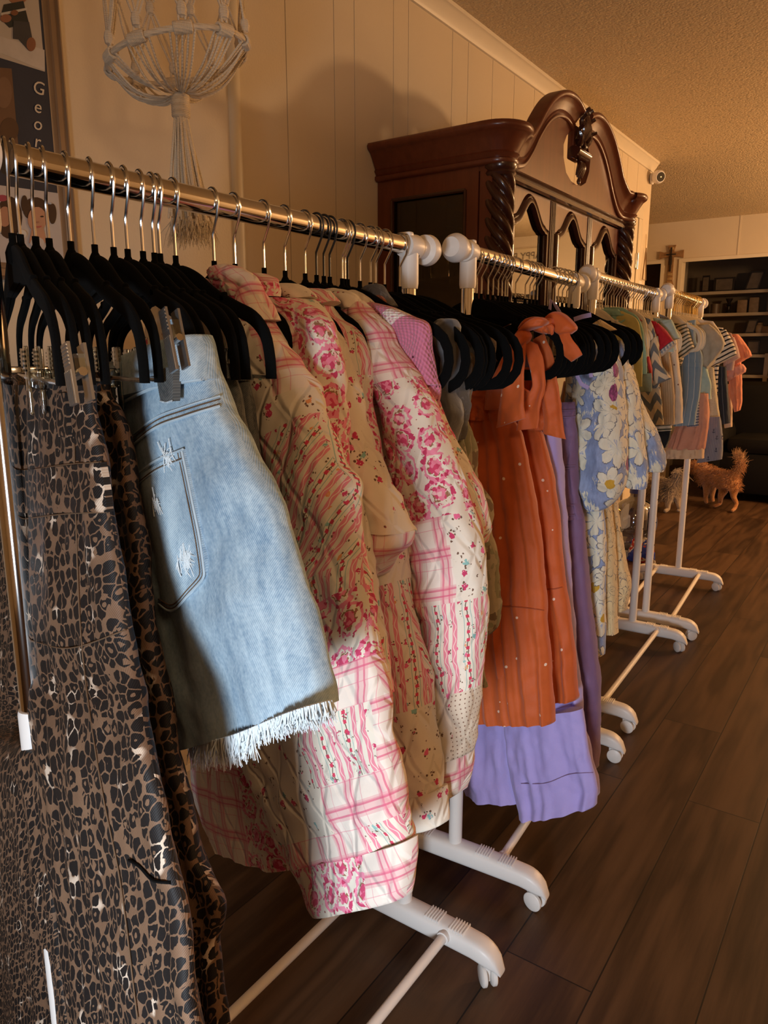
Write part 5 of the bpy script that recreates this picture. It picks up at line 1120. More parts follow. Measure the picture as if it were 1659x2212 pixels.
# ---- orange dresses
def ribbon(P, name, pairs, m, parent, off, seed, th=0.008, rows=40, fold=(0.003, 22), wr=0.003): return tube(name, P, pairs, th, m, parent, rows=rows, K=48, fold=fold, wr=wr, seed=seed, off=off, ends=(1, 1), sq=1.0, wsc=22)
OG = 'orange polka dot dresses'
P = Plane(1.39, -8); t = garment('polka_dot_dress', 'orange polka dot dress in front, its long tie hanging left of the other', 'dress', 1.39, OG)
sk = tube('skirt', P, [(972, 900, 1110, 905), (965, 960, 1128, 945), (968, 1050, 1148, 1050), (975, 1150, 1163, 1150), (985, 1250, 1175, 1272), (995, 1350, 1182, 1380), (1002, 1450, 1188, 1460), (1010, 1530, 1196, 1530), (1020, 1556, 1197, 1560)], 0.055, M['orange'], t, rows=80, K=170, fold=(0.0055, 30), wr=0.004, seed=90, ends=(0.5, 1.2))
tube('smocked_bodice', P, [(985, 835, 1100, 850), (975, 860, 1110, 870), (972, 905, 1112, 910)], 0.042, M['orange'], t, rows=40, K=150, fold=(0.0018, 90), wr=0.003, seed=91, wsc=50)
tube('strap_panel', P, [(1102, 745, 1130, 722), (1084, 780, 1122, 770), (1064, 820, 1122, 830), (1052, 850, 1150, 852), (1048, 885, 1160, 885)], 0.03, M['orange'], t, rows=24, K=64, fold=(0.002, 26), seed=92, off=[0.085, 0.08, 0.07, 0.03, 0.02])
ribbon(P, 'tie_tail', [(1106, 742, 1138, 722), (1098, 770, 1136, 760), (1088, 820, 1132, 815), (1080, 860, 1134, 860), (1074, 900, 1136, 895), (1071, 925, 1137, 903)], M['orange'], t, 0.095, 93)
ribbon(P, 'tie_tail', [(1128, 730, 1160, 745), (1140, 780, 1172, 775), (1150, 830, 1178, 830), (1128, 880, 1168, 880), (1118, 930, 1160, 925)], M['orange'], t, 0.035, 94)
tube('bow_knot', P, [(1112, 735, 1128, 710), (1118, 742, 1138, 714), (1128, 748, 1142, 726)], 0.034, M['orange'], t, rows=12, K=32, fold=(0.002, 30), seed=95, off=0.10, ends=(0.7, 0.7))
tube('bow_loop', P, [(1118, 738, 1130, 712), (1122, 722, 1150, 690), (1148, 712, 1168, 685), (1170, 705, 1180, 692)], 0.036, M['orange'], t, rows=26, K=40, fold=(0.003, 24), seed=96, off=0.10, ends=(0.5, 0.6))
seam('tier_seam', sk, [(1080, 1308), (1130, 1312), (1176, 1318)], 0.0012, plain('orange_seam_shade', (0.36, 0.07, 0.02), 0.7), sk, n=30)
P = Plane(1.50, -8); t = garment('polka_dot_dress', 'orange polka dot dress behind the front one, with the topmost bow', 'dress', 1.50, OG)
sk = tube('skirt', P, [(1020, 905, 1160, 920), (1015, 960, 1174, 945), (1020, 1016, 1192, 1016), (1030, 1110, 1204, 1110), (1040, 1204, 1214, 1204), (1045, 1251, 1217, 1251), (1050, 1351, 1232, 1351), (1058, 1432, 1241, 1432), (1065, 1507, 1249, 1505), (1068, 1520, 1248, 1510)], 0.055, M['orange'], t, rows=80, K=160, fold=(0.0055, 30), wr=0.004, seed=97, ends=(0.5, 1.2))
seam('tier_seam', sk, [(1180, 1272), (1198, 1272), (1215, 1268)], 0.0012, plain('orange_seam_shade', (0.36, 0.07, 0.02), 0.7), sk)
tube('smocked_bodice', P, [(1060, 800, 1180, 790), (1050, 860, 1186, 860), (1040, 920, 1184, 930)], 0.042, M['orange'], t, rows=30, K=120, fold=(0.0018, 90), wr=0.003, seed=98, wsc=50)
ribbon(P, 'tie_tail', [(1150, 735, 1175, 720), (1152, 770, 1192, 760), (1160, 820, 1203, 808), (1170, 870, 1208, 850), (1176, 910, 1215, 900), (1172, 936, 1221, 949)], M['orange'], t, 0.10, 99)
ribbon(P, 'tie_tail', [(1198, 712, 1222, 692), (1205, 740, 1232, 724), (1218, 768, 1250, 752), (1232, 782, 1256, 766)], M['orange'], t, 0.13, 100)
tube('bow_loop', P, [(1170, 720, 1182, 702), (1172, 700, 1200, 674), (1188, 705, 1222, 680), (1212, 724, 1246, 706), (1232, 722, 1246, 712)], 0.034, M['orange'], t, rows=34, K=44, fold=(0.003, 24), seed=101, off=0.12, ends=(0.5, 0.5))
tube('bow_loop', P, [(1122, 712, 1134, 692), (1140, 704, 1158, 684), (1158, 716, 1176, 690), (1178, 722, 1190, 706)], 0.034, M['orange'], t, rows=26, K=40, fold=(0.003, 24), seed=102, off=0.14, ends=(0.5, 0.5))
tube('bow_knot', P, [(1168, 708, 1180, 688), (1176, 718, 1194, 688), (1188, 722, 1196, 704)], 0.03, M['orange'], t, rows=12, K=32, fold=(0.002, 30), seed=103, off=0.14, ends=(0.6, 0.6))
ribbon(P, 'tie_tail', [(1180, 706, 1192, 700), (1186, 716, 1196, 706), (1190, 724, 1194, 716)], M['orange'], t, 0.155, 104, rows=12)

# ---- taupe camisole with a white strap
P = Plane(1.15, -4); t = garment('camisole', 'taupe floral camisole with a white strap over the last black hanger of the nearest rack', 'top', 1.15)
tube('bodice', P, [(985, 710, 1038, 700), (990, 740, 1070, 735), (995, 780, 1065, 775), (1000, 830, 1050, 830)], 0.022, M['taupe_floral'], t, rows=24, K=48, fold=(0.002, 20), seed=105, off=-0.03)
b = B(); q0 = P.at(1022, 742, -0.012); q1 = P.at(1031, 703, -0.012); q2 = P.at(1033, 706, 0.014); q3 = P.at(1027, 742, 0.014)
b.sweep([q0, q1, q2, q3], rrect(0.0028, 0.0008, 0.6), up=P.n); b.build('strap', plain('white_strap', (0.62, 0.55, 0.46), 0.8), t)

# ---- lilac dresses
PG = 'lilac dresses'
P = Plane(1.57, -6); t = garment('lilac_dress', 'long lilac dress whose wide hem shows below the orange dresses', 'dress', 1.57, PG)
sk = tube('skirt', P, [(1060, 880, 1200, 870), (1055, 1000, 1212, 1000), (1040, 1200, 1228, 1200), (1020, 1400, 1244, 1400), (1005, 1500, 1252, 1490), (995, 1560, 1256, 1540), (992, 1630, 1270, 1622), (995, 1672, 1282, 1668), (1005, 1690, 1288, 1695), (1012, 1712, 1288, 1722)], 0.085, M['purple'], t, rows=90, K=190, fold=(0.012, 12), wr=0.006, seed=110, ends=(0.4, 1.5))
fl = tube('hem_flounce', P, [(1086, 1550, 1258, 1530), (1096, 1620, 1270, 1605), (1108, 1690, 1283, 1665), (1118, 1735, 1290, 1700), (1125, 1766, 1288, 1738)], 0.055, M['purple'], t, rows=60, K=170, fold=(0.009, 15), wr=0.004, seed=111, off=0.05, ends=(0.8, 1.25), sq=0.8)
seam('pressed_crease', fl, [(1126, 1692), (1180, 1691), (1230, 1672), (1282, 1668)], 0.0009, M['purple_dk'], fl, n=30)
tube('bodice', P, [(1130, 770, 1180, 765), (1110, 830, 1195, 825), (1080, 890, 1202, 880)], 0.04, M['purple_dk'], t, rows=20, K=80, fold=(0.002, 50), seed=112)
P = Plane(1.71, -6); t = garment('lilac_dress', 'dusty purple dress with gathered bodice between orange dress and blue floral dress', 'dress', 1.71, PG)
tube('skirt', P, [(1130, 1120, 1258, 1110), (1135, 1180, 1266, 1180), (1140, 1254, 1271, 1254), (1145, 1336, 1280, 1336), (1155, 1411, 1288, 1411), (1165, 1471, 1295, 1471), (1170, 1562, 1294, 1562), (1175, 1650, 1291, 1658)], 0.075, M['purple_dk'], t, rows=70, K=130, fold=(0.010, 15), wr=0.006, seed=113, ends=(0.5, 1.2))
bo = tube('gathered_bodice', P, [(1150, 872, 1240, 868), (1142, 905, 1242, 900), (1140, 960, 1245, 960), (1138, 1079, 1250, 1079), (1135, 1125, 1260, 1120)], 0.055, M['purple_dk'], t, rows=60, K=130, fold=(0.005, 38), wr=0.004, seed=114, wsc=30)
for yy in (885, 900, 1005, 1010, 1090, 1112): seam('gathering_line', bo, [(1186, yy), (1215, yy + 2), (1243, yy)], 0.0022, M['purple_dk'], bo, n=20)
st = plain('lilac_strap_cloth', (0.42, 0.33, 0.56), 0.8)
def strap(parent, P, pts, w_, off=0.02):
    b = B(); b.sweep([P.at(x, y_, off) for x, y_ in pts], rrect(w_, 0.0008, 0.6), up=P.n); return b.build('shoulder_strap', st, parent)
strap(t, P, [(1187, 672), (1190, 648), (1200, 660), (1212, 680)], 0.004, 0.03); strap(t, P, [(1240, 690), (1258, 684), (1277, 680)], 0.005, 0.05); strap(t, P, [(1243, 790), (1248, 815), (1256, 830), (1272, 838)], 0.0045, 0.06); strap(t, P, [(1279, 775), (1276, 800), (1277, 815)], 0.0045, 0.04)

# ---- blue daffodil print dresses
FG = 'floral dresses with puff sleeves'
def fdress(y, lab, sleeve, body, collar, seed, bm_='floral', sth=0.10):
    P = Plane(y, -6); t = garment('floral_dress', lab, 'dress', y, FG)
    if body: tube('skirt', P, body, 0.05, M[bm_], t, rows=60, K=90, fold=(0.006, 18), wr=0.004, seed=seed)
    if sleeve: tube('puff_sleeve', P, sleeve, sth, M['floral'], t, rows=80, K=90, fold=(0.005, 18), wr=0.007, seed=seed + 1, off=0.03, ends=(0.4, 0.5), wsc=22)
    if collar: tube('ruffled_collar', P, collar, 0.03, M['leaf'], t, rows=20, K=90, fold=(0.004, 45), wr=0.003, seed=seed + 2, off=0.02)
    return t
fdress(1.83, 'cream dress with blue daffodil print and the largest puff sleeve, after the purple dress', [(1262, 700, 1292, 700), (1252, 745, 1318, 735), (1244, 800, 1334, 790), (1241, 860, 1344, 860), (1240, 953, 1351, 953), (1241, 1010, 1348, 1032), (1250, 1070, 1338, 1070), (1270, 1096, 1318, 1092), (1280, 1102, 1304, 1101)],
       [(1225, 780, 1262, 780), (1225, 1000, 1285, 1000), (1240, 1100, 1301, 1100), (1245, 1173, 1308, 1173), (1248, 1260, 1307, 1260), (1250, 1330, 1307, 1330), (1255, 1400, 1304, 1410), (1280, 1412, 1302, 1416)], [(1280, 700, 1296, 690), (1276, 720, 1330, 712)], 120)
fdress(1.93, 'second blue daffodil print dress, its narrower puff sleeve beside the largest one', [(1325, 735, 1345, 735), (1322, 770, 1354, 775), (1325, 844, 1374, 844), (1330, 922, 1386, 922), (1338, 1000, 1396, 1000), (1345, 1040, 1399, 1040), (1350, 1052, 1396, 1056)],
       [(1260, 900, 1330, 900), (1270, 1080, 1320, 1080), (1275, 1160, 1327, 1160), (1285, 1260, 1332, 1260), (1290, 1340, 1332, 1340), (1300, 1368, 1334, 1368)], None, 130, 'leaf', 0.07)
fdress(2.02, 'third blue daffodil print dress, smallest puff sleeve gathered at the elastic cuff', [(1345, 770, 1366, 790), (1352, 830, 1380, 859), (1366, 900, 1410, 922), (1382, 960, 1428, 966), (1394, 1000, 1436, 1000), (1402, 1018, 1431, 1020)],
       [(1290, 1000, 1326, 1000), (1297, 1079, 1331, 1079), (1300, 1157, 1340, 1157), (1305, 1220, 1352, 1220), (1310, 1262, 1362, 1264), (1312, 1300, 1357, 1298), (1318, 1318, 1353, 1318)], None, 140, 'leaf', 0.06)

# ---------------------------------------------------------------- baby clothes
BM = {
 'yellow': m_cloth('yellow_green_cotton', (0.50, 0.42, 0.13), (0.58, 0.52, 0.22)), 'aqua': m_cloth('aqua_cotton', (0.22, 0.40, 0.35), (0.30, 0.48, 0.42)), 'teal': m_cloth('sage_cotton', (0.20, 0.24, 0.18), (0.27, 0.30, 0.22)),
 'cream': m_cloth('cream_cotton', (0.62, 0.53, 0.38), (0.70, 0.61, 0.46)), 'red': m_cloth('red_cotton', (0.42, 0.012, 0.02), (0.48, 0.02, 0.03)), 'greytrim': m_bands('grey_white_trim', (0.62, 0.56, 0.48), (0.25, 0.28, 0.33), 0.012, 0.5, 'u'),
 'chevron': m_bands('grey_chevron_cotton', (0.62, 0.50, 0.34), (0.14, 0.155, 0.17), 0.055, 0.5, 'v', 0.075, 0.05), 'tan': m_bands('tan_ribbed_knit', (0.42, 0.30, 0.17), (0.50, 0.37, 0.23), 0.008, 0.5, 'u'),
 'motif': m_dots('cream_tiny_motif_cotton', (0.66, 0.55, 0.42), (0.20, 0.10, 0.08), 32.0, 0.10, 1.0, bump=False), 'mint': m_cloth('mint_cotton', (0.36, 0.48, 0.42), (0.45, 0.56, 0.50)), 'white': m_cloth('white_cotton', (0.68, 0.62, 0.54), (0.74, 0.68, 0.60)),
 'black': m_cloth('black_cotton', (0.006, 0.006, 0.007), (0.012, 0.012, 0.012)), 'olive': m_bands('olive_striped_jersey', (0.66, 0.57, 0.42), (0.10, 0.095, 0.06), 0.0165, 0.42, 'v'), 'olive_u': m_bands('olive_striped_jersey_sleeve', (0.66, 0.57, 0.42), (0.10, 0.095, 0.06), 0.0165, 0.42, 'v'),
 'pin': m_bands('blue_pinstripe_cotton', (0.21, 0.29, 0.36), (0.52, 0.52, 0.50), 0.026, 0.09, 'u'), 'grey': m_cloth('grey_marl_knit', (0.34, 0.30, 0.23), (0.50, 0.45, 0.36), 45.0), 'bw': m_bands('black_striped_white_jersey', (0.70, 0.63, 0.52), (0.015, 0.015, 0.018), 0.020, 0.36, 'v'),
 'mauve': m_cloth('mauve_cotton', (0.46, 0.29, 0.25), (0.54, 0.36, 0.32)), 'coral': m_cloth('coral_muslin', (0.72, 0.20, 0.09), (0.84, 0.33, 0.18), 40.0, bump=0.8), 'coral_pink': m_cloth('coral_pink_muslin', (0.72, 0.28, 0.19), (0.80, 0.38, 0.28), 40.0, bump=0.6),
 'navy': m_bands('navy_pinstripe_cotton', (0.022, 0.026, 0.036), (0.16, 0.17, 0.19), 0.022, 0.07, 'u'), 'lace': m_dots('cream_lace', (0.56, 0.48, 0.33), (0.40, 0.32, 0.20), 130.0, 0.25, 0.2, bump=False), 'tulle': m_cloth('peach_tulle', (0.56, 0.24, 0.15), (0.64, 0.31, 0.21), 30.0, bump=0.6),
 'tulle_hem': m_cloth('pale_peach_tulle', (0.62, 0.42, 0.26), (0.70, 0.50, 0.33), 30.0), 'seer': m_bands('blue_seersucker', (0.28, 0.27, 0.29), (0.17, 0.17, 0.22), 0.007, 0.5, 'u'), 'gingham': m_bands('navy_gingham', (0.55, 0.52, 0.50), (0.10, 0.11, 0.18), 0.012, 0.5, 'v', extra=(0.10, 0.11, 0.18)), 'redbrim': m_cloth('red_trim', (0.45, 0.03, 0.03)), 'tie': plain('anchor_print', (0.03, 0.03, 0.06), 0.8),
}
BG3, BG4 = 'baby clothes on the third rack', 'baby clothes on the farthest rack'
def baby(name, label, cat_, y, parts, seed):
    """parts: (part name, material key, pairs, thickness, offset towards camera)"""
    P = Plane(y, -5); t = garment(name, label, cat_, y, BG3 if y < 3.15 else BG4); cf = (0.006, 45) if 'coral' in name or 'tulle' in name else (0.0025, 24)
    for j, (pn, mk_, pairs, th, off) in enumerate(parts):
        o = tube(pn, P, pairs, th, BM[mk_], t, rows=34, K=72, fold=cf, wr=0.003, seed=seed * 7 + j, off=off, ends=(0.6, 1.0), wsc=30)
    return t, o
baby('baby_shirt', 'yellow baby shirt with aqua neckband, first on the third rack behind the black hangers', 'shirt', 2.34, [
    ('shirt_body', 'yellow', [(1286, 672, 1345, 672), (1280, 690, 1377, 692), (1278, 740, 1386, 740), (1280, 800, 1387, 800), (1282, 833, 1386, 835)], 0.02, 0.0), ('neckband', 'aqua', [(1284, 668, 1336, 668), (1284, 680, 1348, 682)], 0.024, 0.003), ('printed_motif', 'aqua', [(1322, 678, 1346, 678), (1318, 688, 1350, 690), (1326, 698, 1342, 698)], 0.006, 0.012)], 201)
baby('baby_romper', 'aqua and sage baby romper between the yellow shirt and red-edged shirt', 'romper', 2.40, [('shirt_body', 'aqua', [(1300, 664, 1345, 664), (1300, 690, 1380, 688), (1310, 760, 1396, 760), (1320, 808, 1398, 808)], 0.02, 0), ('trouser_leg', 'teal', [(1340, 808, 1407, 806), (1342, 848, 1408, 846)], 0.02, -0.002)], 202)
baby('baby_shirt', 'cream baby shirt with thin red edging behind the aqua romper', 'shirt', 2.47, [('shirt_body', 'cream', [(1330, 670, 1370, 668), (1330, 690, 1394, 690), (1340, 740, 1400, 740), (1350, 790, 1404, 790)], 0.02, 0), ('red_edging', 'redbrim', [(1398, 770, 1403, 770), (1402, 800, 1408, 800), (1402, 828, 1408, 828)], 0.02, 0.0), ('red_collar', 'redbrim', [(1346, 672, 1358, 670), (1370, 686, 1388, 694)], 0.02, 0.012)], 203)
baby('baby_outfit', 'cream baby outfit with grey chevron zigzags, flared sleeve over matching shorts', 'outfit', 2.56, [('shirt_body', 'chevron', [(1380, 680, 1405, 690), (1388, 730, 1416, 725), (1395, 800, 1424, 795), (1395, 840, 1424, 838)], 0.02, 0), ('flared_sleeve', 'chevron', [(1405, 738, 1420, 726), (1406, 790, 1428, 785), (1408, 815, 1440, 805), (1412, 834, 1449, 816)], 0.04, 0.02), ('shorts', 'chevron', [(1378, 842, 1426, 836), (1386, 880, 1430, 878), (1394, 919, 1434, 917)], 0.03, 0.0)], 204)
baby('baby_shirt', 'red baby shirt whose pointed sleeve ends in a grey and white cuff', 'shirt', 2.64, [('shirt_body', 'red', [(1395, 690, 1418, 695), (1396, 740, 1424, 730), (1400, 800, 1426, 790)], 0.02, -0.005), ('sleeve', 'red', [(1406, 712, 1422, 698), (1411, 740, 1440, 716), (1419, 764, 1455, 736)], 0.035, 0.02), ('cuff', 'greytrim', [(1419, 764, 1455, 736), (1422, 774, 1461, 742)], 0.037, 0.02)], 205)
baby('baby_blouse', 'pale mint baby blouse with scalloped sleeve behind the red shirt', 'blouse', 2.74, [('blouse_body', 'mint', [(1410, 686, 1440, 690), (1420, 720, 1452, 720), (1425, 760, 1456, 760)], 0.02, 0), ('sleeve', 'mint', [(1425, 692, 1450, 690), (1432, 715, 1460, 712), (1442, 738, 1468, 730)], 0.035, 0.02)], 206)
baby('baby_blouse', 'white baby blouse with pale blue yoke after the mint one', 'blouse', 2.82, [('blouse_body', 'white', [(1425, 680, 1450, 690), (1432, 720, 1458, 720), (1436, 760, 1462, 756)], 0.02, 0), ('yoke', 'seer', [(1424, 678, 1444, 686), (1430, 700, 1452, 700)], 0.026, 0.004)], 207)
baby('baby_cardigan', 'long tan ribbed baby cardigan hanging below the red sleeve', 'cardigan', 2.76, [('cardigan_body', 'tan', [(1418, 760, 1445, 755), (1424, 790, 1450, 790), (1426, 850, 1456, 845), (1428, 919, 1457, 916)], 0.03, 0.0)], 208)
baby('baby_dress', 'cream baby dress with tiny scattered motifs beside the tan cardigan', 'dress', 2.90, [('dress_body', 'motif', [(1440, 735, 1462, 735), (1448, 790, 1466, 785), (1452, 850, 1473, 850), (1450, 919, 1474, 914)], 0.035, 0.0)], 209)
baby('baby_trousers', 'black baby trousers with striped top edge showing lowest on the third rack', 'trousers', 2.95, [('striped_hem', 'olive', [(1408, 915, 1452, 912), (1412, 932, 1451, 930)], 0.03, 0.0), ('trouser_leg', 'black', [(1412, 930, 1450, 928), (1418, 955, 1445, 950), (1424, 973, 1438, 966)], 0.03, -0.004)], 210)

baby('striped_baby_shirt', 'olive striped baby shirt, first on the farthest rack', 'shirt', 3.29, [('shirt_body', 'olive', [(1440, 694, 1474, 698), (1448, 740, 1478, 738), (1450, 780, 1476, 778), (1448, 788, 1470, 790)], 0.03, 0.0), ('sleeve', 'olive', [(1462, 703, 1482, 697), (1464, 735, 1490, 722), (1461, 765, 1497, 744), (1459, 782, 1499, 753)], 0.045, 0.02), ('sleeve', 'olive', [(1448, 745, 1470, 740), (1448, 770, 1472, 764), (1447, 788, 1470, 778)], 0.035, 0.03)], 211)
t, o = baby('pinstripe_waistcoat', 'blue pinstripe baby waistcoat romper with welt pocket between striped shirt and grey tee', 'waistcoat', 3.38, [('waistcoat_body', 'pin', [(1478, 695, 1503, 691), (1474, 735, 1503, 735), (1468, 770, 1514, 756), (1465, 800, 1518, 775), (1466, 850, 1512, 850), (1460, 895, 1504, 895), (1455, 921, 1502, 918)], 0.04, 0.0)], 212)
patch('welt_pocket', o, ([(1482, 783), (1482, 788), (1481, 793)], [(1511, 783), (1511, 788), (1511, 793)]), BM['pin'], o, 0.0015, 8, 5, 0.003)
baby('gingham_shirt', 'navy gingham baby shirt peeping out behind the pinstripe waistcoat', 'shirt', 3.41, [('shirt_body', 'gingham', [(1490, 800, 1508, 800), (1490, 860, 1510, 860), (1484, 922, 1509, 920)], 0.03, 0.0)], 213)
baby('tulle_skirt', 'peach tulle baby skirt with pale hem under the pinstripe waistcoat', 'skirt', 3.45, [('skirt_layer', 'tulle', [(1480, 850, 1529, 850), (1468, 900, 1531, 900), (1452, 940, 1526, 945), (1440, 972, 1522, 970)], 0.07, 0.0), ('sheer_hem', 'tulle_hem', [(1442, 966, 1521, 964), (1436, 990, 1520, 990)], 0.066, 0.002)], 214)
baby('grey_baby_tee', 'grey knitted baby tee with an ivory hanger loop showing in its sleeve', 'shirt', 3.50, [('shirt_body', 'grey', [(1500, 700, 1530, 702), (1502, 735, 1535, 735), (1504, 790, 1532, 785), (1510, 822, 1525, 815)], 0.03, 0.0), ('sleeve', 'grey', [(1503, 706, 1532, 700), (1504, 740, 1550, 716), (1506, 770, 1564, 738), (1518, 790, 1562, 752), (1528, 796, 1545, 776)], 0.05, 0.025)], 215)
baby('mint_shorts', 'mint baby shorts with lace cuff under the grey tee', 'shorts', 3.48, [('shorts_leg', 'mint', [(1512, 785, 1524, 785), (1510, 830, 1535, 826), (1510, 862, 1536, 862)], 0.03, 0.0), ('lace_cuff', 'lace', [(1508, 846, 1527, 842), (1508, 868, 1527, 866)], 0.036, 0.004)], 216)
t, o = baby('seersucker_romper', 'blue seersucker baby romper with anchor print, lowest on the farthest rack', 'romper', 3.54, [('romper_leg', 'seer', [(1522, 900, 1556, 900), (1520, 940, 1560, 935), (1512, 975, 1561, 965), (1505, 1000, 1559, 992)], 0.05, 0.0)], 217)
b = B()
for ax, ay in ((1542, 931), (1549, 945), (1547, 972), (1530, 990), (1560, 945)):
    p, N = surf_at(o, ax, ay); p = p + N * 0.002; u_ = Vector((1, 0, 0)); k = 0.0022
    b.tubeline([p + zv * 3 * k, p - zv * 3.4 * k], 0.0009, 4, up=N); b.tubeline([p + u_ * (2.6 * k * math.sin(a)) - zv * (0.8 * k + 2.6 * k * math.cos(a)) for a in np.linspace(-1.3, 1.3, 9)], 0.0009, 4, up=N); b.tubeline([p + zv * 1.8 * k - u_ * 1.6 * k, p + zv * 1.8 * k + u_ * 1.6 * k], 0.0008, 4, up=N); b.lathe([(0, -0.0014), (0.0016, 0), (0, 0.0014)], p + zv * 3.6 * k, 'y', 8)
b.build('anchor_print', BM['tie'], o)
baby('lace_dress', 'cream lace baby dress hanging between grey tee and navy trousers', 'dress', 3.58, [('dress_body', 'lace', [(1528, 790, 1542, 795), (1526, 850, 1548, 850), (1524, 890, 1553, 890), (1525, 925, 1557, 921)], 0.045, 0.0)], 218)
baby('white_shirt', 'white baby shirt sloping over the black striped tee', 'shirt', 3.60, [('shirt_body', 'white', [(1505, 690, 1540, 694), (1530, 720, 1556, 718), (1545, 745, 1568, 745)], 0.03, 0.0)], 219)
baby('striped_baby_shirt', 'white baby tee with bold black stripes on its pointed sleeve', 'shirt', 3.66, [('shirt_body', 'bw', [(1540, 705, 1562, 708), (1535, 760, 1560, 760), (1532, 800, 1552, 800), (1534, 850, 1550, 850)], 0.03, -0.005), ('sleeve', 'bw', [(1552, 720, 1568, 712), (1545, 755, 1580, 735), (1540, 780, 1589, 755), (1537, 794, 1591, 766)], 0.05, 0.02)], 220)
baby('pinstripe_trousers', 'navy pinstripe baby trousers below the black striped tee', 'trousers', 3.70, [('trouser_leg', 'navy', [(1550, 790, 1568, 793), (1550, 850, 1572, 850), (1555, 918, 1577, 914)], 0.045, 0.0)], 221)
baby('mauve_tee', 'mauve pink baby tee between the striped tee and coral blouse', 'shirt', 3.75, [('shirt_body', 'mauve', [(1560, 715, 1580, 720), (1562, 760, 1590, 756), (1564, 800, 1584, 800)], 0.03, 0.0), ('sleeve', 'mauve', [(1570, 735, 1585, 728), (1570, 765, 1594, 752), (1565, 792, 1598, 772)], 0.045, 0.015)], 222)
baby('coral_blouse', 'bright coral ruffled baby blouse at the far end of the farthest rack', 'blouse', 3.84, [('blouse_body', 'coral', [(1570, 722, 1592, 722), (1575, 780, 1600, 780), (1576, 840, 1602, 835), (1582, 870, 1602, 866), (1588, 890, 1598, 886)], 0.05, 0.0), ('ruffled_sleeve', 'coral', [(1574, 726, 1594, 722), (1582, 750, 1608, 740), (1590, 772, 1620, 758), (1592, 786, 1623, 768)], 0.06, 0.02), ('lower_ruffle', 'coral_pink', [(1572, 796, 1604, 786), (1570, 812, 1611, 795), (1573, 824, 1610, 802)], 0.07, 0.025)], 223)
baby('peach_trousers', 'pale peach baby leggings just behind the coral blouse', 'trousers', 3.93, [('trouser_leg', 'tulle_hem', [(1562, 830, 1580, 830), (1562, 880, 1582, 880), (1565, 925, 1581, 922)], 0.03, 0.0)], 224)

# ---------------------------------------------------------------- hangers on the rails
PV1, PV2, PV3, PV4 = [f'{a} hangers on the {b_} rack' for a, b_ in (('black velvet', 'nearest'), ('black velvet', 'second'), ('ivory', 'third'), ('ivory', 'farthest'))]
hk1 = [10, 28, 62, 92, 140, 193, 235, 266, 300, 325, 338, 372, 457, 503, 567, 613, 657, 738, 744, 777, 800, 811, 831, 864, 891]
y1 = [onx(h, 340 + 0.222 * h, -0.73).y for h in hk1]
clip_h = hanger('clip_hanger', 'x', 'hanger', 'black velvet clip hangers on the nearest rack', M['steel'], M['velvet'], clip=True)
n1 = 12
hang(clip_h, y1[:n1], [-24 + (y - 0.42) * 30 + random.uniform(-2, 2) for y in y1[:n1]], lambda i: f'black velvet clip hanger with silver hook, {ordinal(i + 1)} from the left end of the nearest rack', 'black velvet clip hangers on the nearest rack')
small = hanger('velvet_hanger', 'x', 'hanger', PV1, M['steel'], M['velvet'], 0.125)
ns = n1 + 6
hang(small, y1[n1:ns], [-16 + max(0, y - 0.68) * 26 + random.uniform(-2.5, 2.5) for y in y1[n1:ns]], lambda i: f'black velvet hanger with silver hook, {ordinal(i + 1)} after the clip hangers on the nearest rack', PV1)
vel = hanger('velvet_hanger', 'x', 'hanger', PV1, M['steel'], M['velvet'])
hang(vel, y1[ns:], [-16 + max(0, y - 0.68) * 26 + random.uniform(-2.5, 2.5) for y in y1[ns:]], lambda i: f'black velvet hanger with silver hook, {ordinal(i + 1 + ns - n1)} after the clip hangers on the nearest rack', PV1)
bw_ = hanger('velvet_hanger', 'x', 'hanger', 'black-hooked velvet hangers on the nearest rack', M['black_wire'], M['velvet'], 0.125)
yb = [onx(h, 340 + 0.222 * h, -0.73).y for h in (682, 698, 711, 750)]
hang(bw_, yb, [-12, -11, -10, -9], lambda i: f'black velvet hanger with thin black hook, {ordinal(i + 1)} of the black-hooked ones on the nearest rack', 'black-hooked velvet hangers on the nearest rack')
nk2 = [1002, 1019, 1040, 1054, 1065, 1076, 1084, 1091, 1096, 1113, 1134, 1144, 1152, 1160, 1194, 1205, 1214, 1223, 1235]
def solve_y(px, z, lo, hi):
    for _ in range(50):
        m = (lo + hi) / 2
        if proj((rail_x(m), m, z))[0] < px: lo = m
        else: hi = m
    return lo
y2 = [solve_y(p, 1.33, 1.38, 2.035) for p in nk2]
y2 = [max(y, 1.385 + 0.012 * i) for i, y in enumerate(y2)]
vel2 = hanger('velvet_hanger', 'x', 'hanger', PV2, M['steel'], M['velvet'])
hang(vel2, y2, [-14, -12, -10] + [-9 + random.uniform(-5, 4) for y in y2[3:]], lambda i: f'black velvet hanger with silver hook, {ordinal(i + 1)} from the near end of the second rack', PV2)
iv = hanger('baby_hanger', 'x', 'hanger', PV3, M['steel'], M['ivory_velvet'], 0.125)
y3 = [2.31 + i * 0.0315 + random.uniform(-0.005, 0.005) for i in range(23)]
hang(iv, y3, [-6 + random.uniform(-5, 5) for y in y3], lambda i: f'ivory baby hanger with silver hook, {ordinal(i + 1)} from the near end of the third rack', PV3)
ig = hanger('baby_hanger', 'x', 'hanger', PV4, M['gold'], M['ivory_velvet'], 0.125)
y4 = [3.275 + i * 0.040 + random.uniform(-0.006, 0.006) for i in range(18)]
hang(ig, y4, [-6 + random.uniform(-5, 5) for y in y4], lambda i: f'ivory baby hanger with gold hook, {ordinal(i + 1)} from the near end of the farthest rack', PV4)

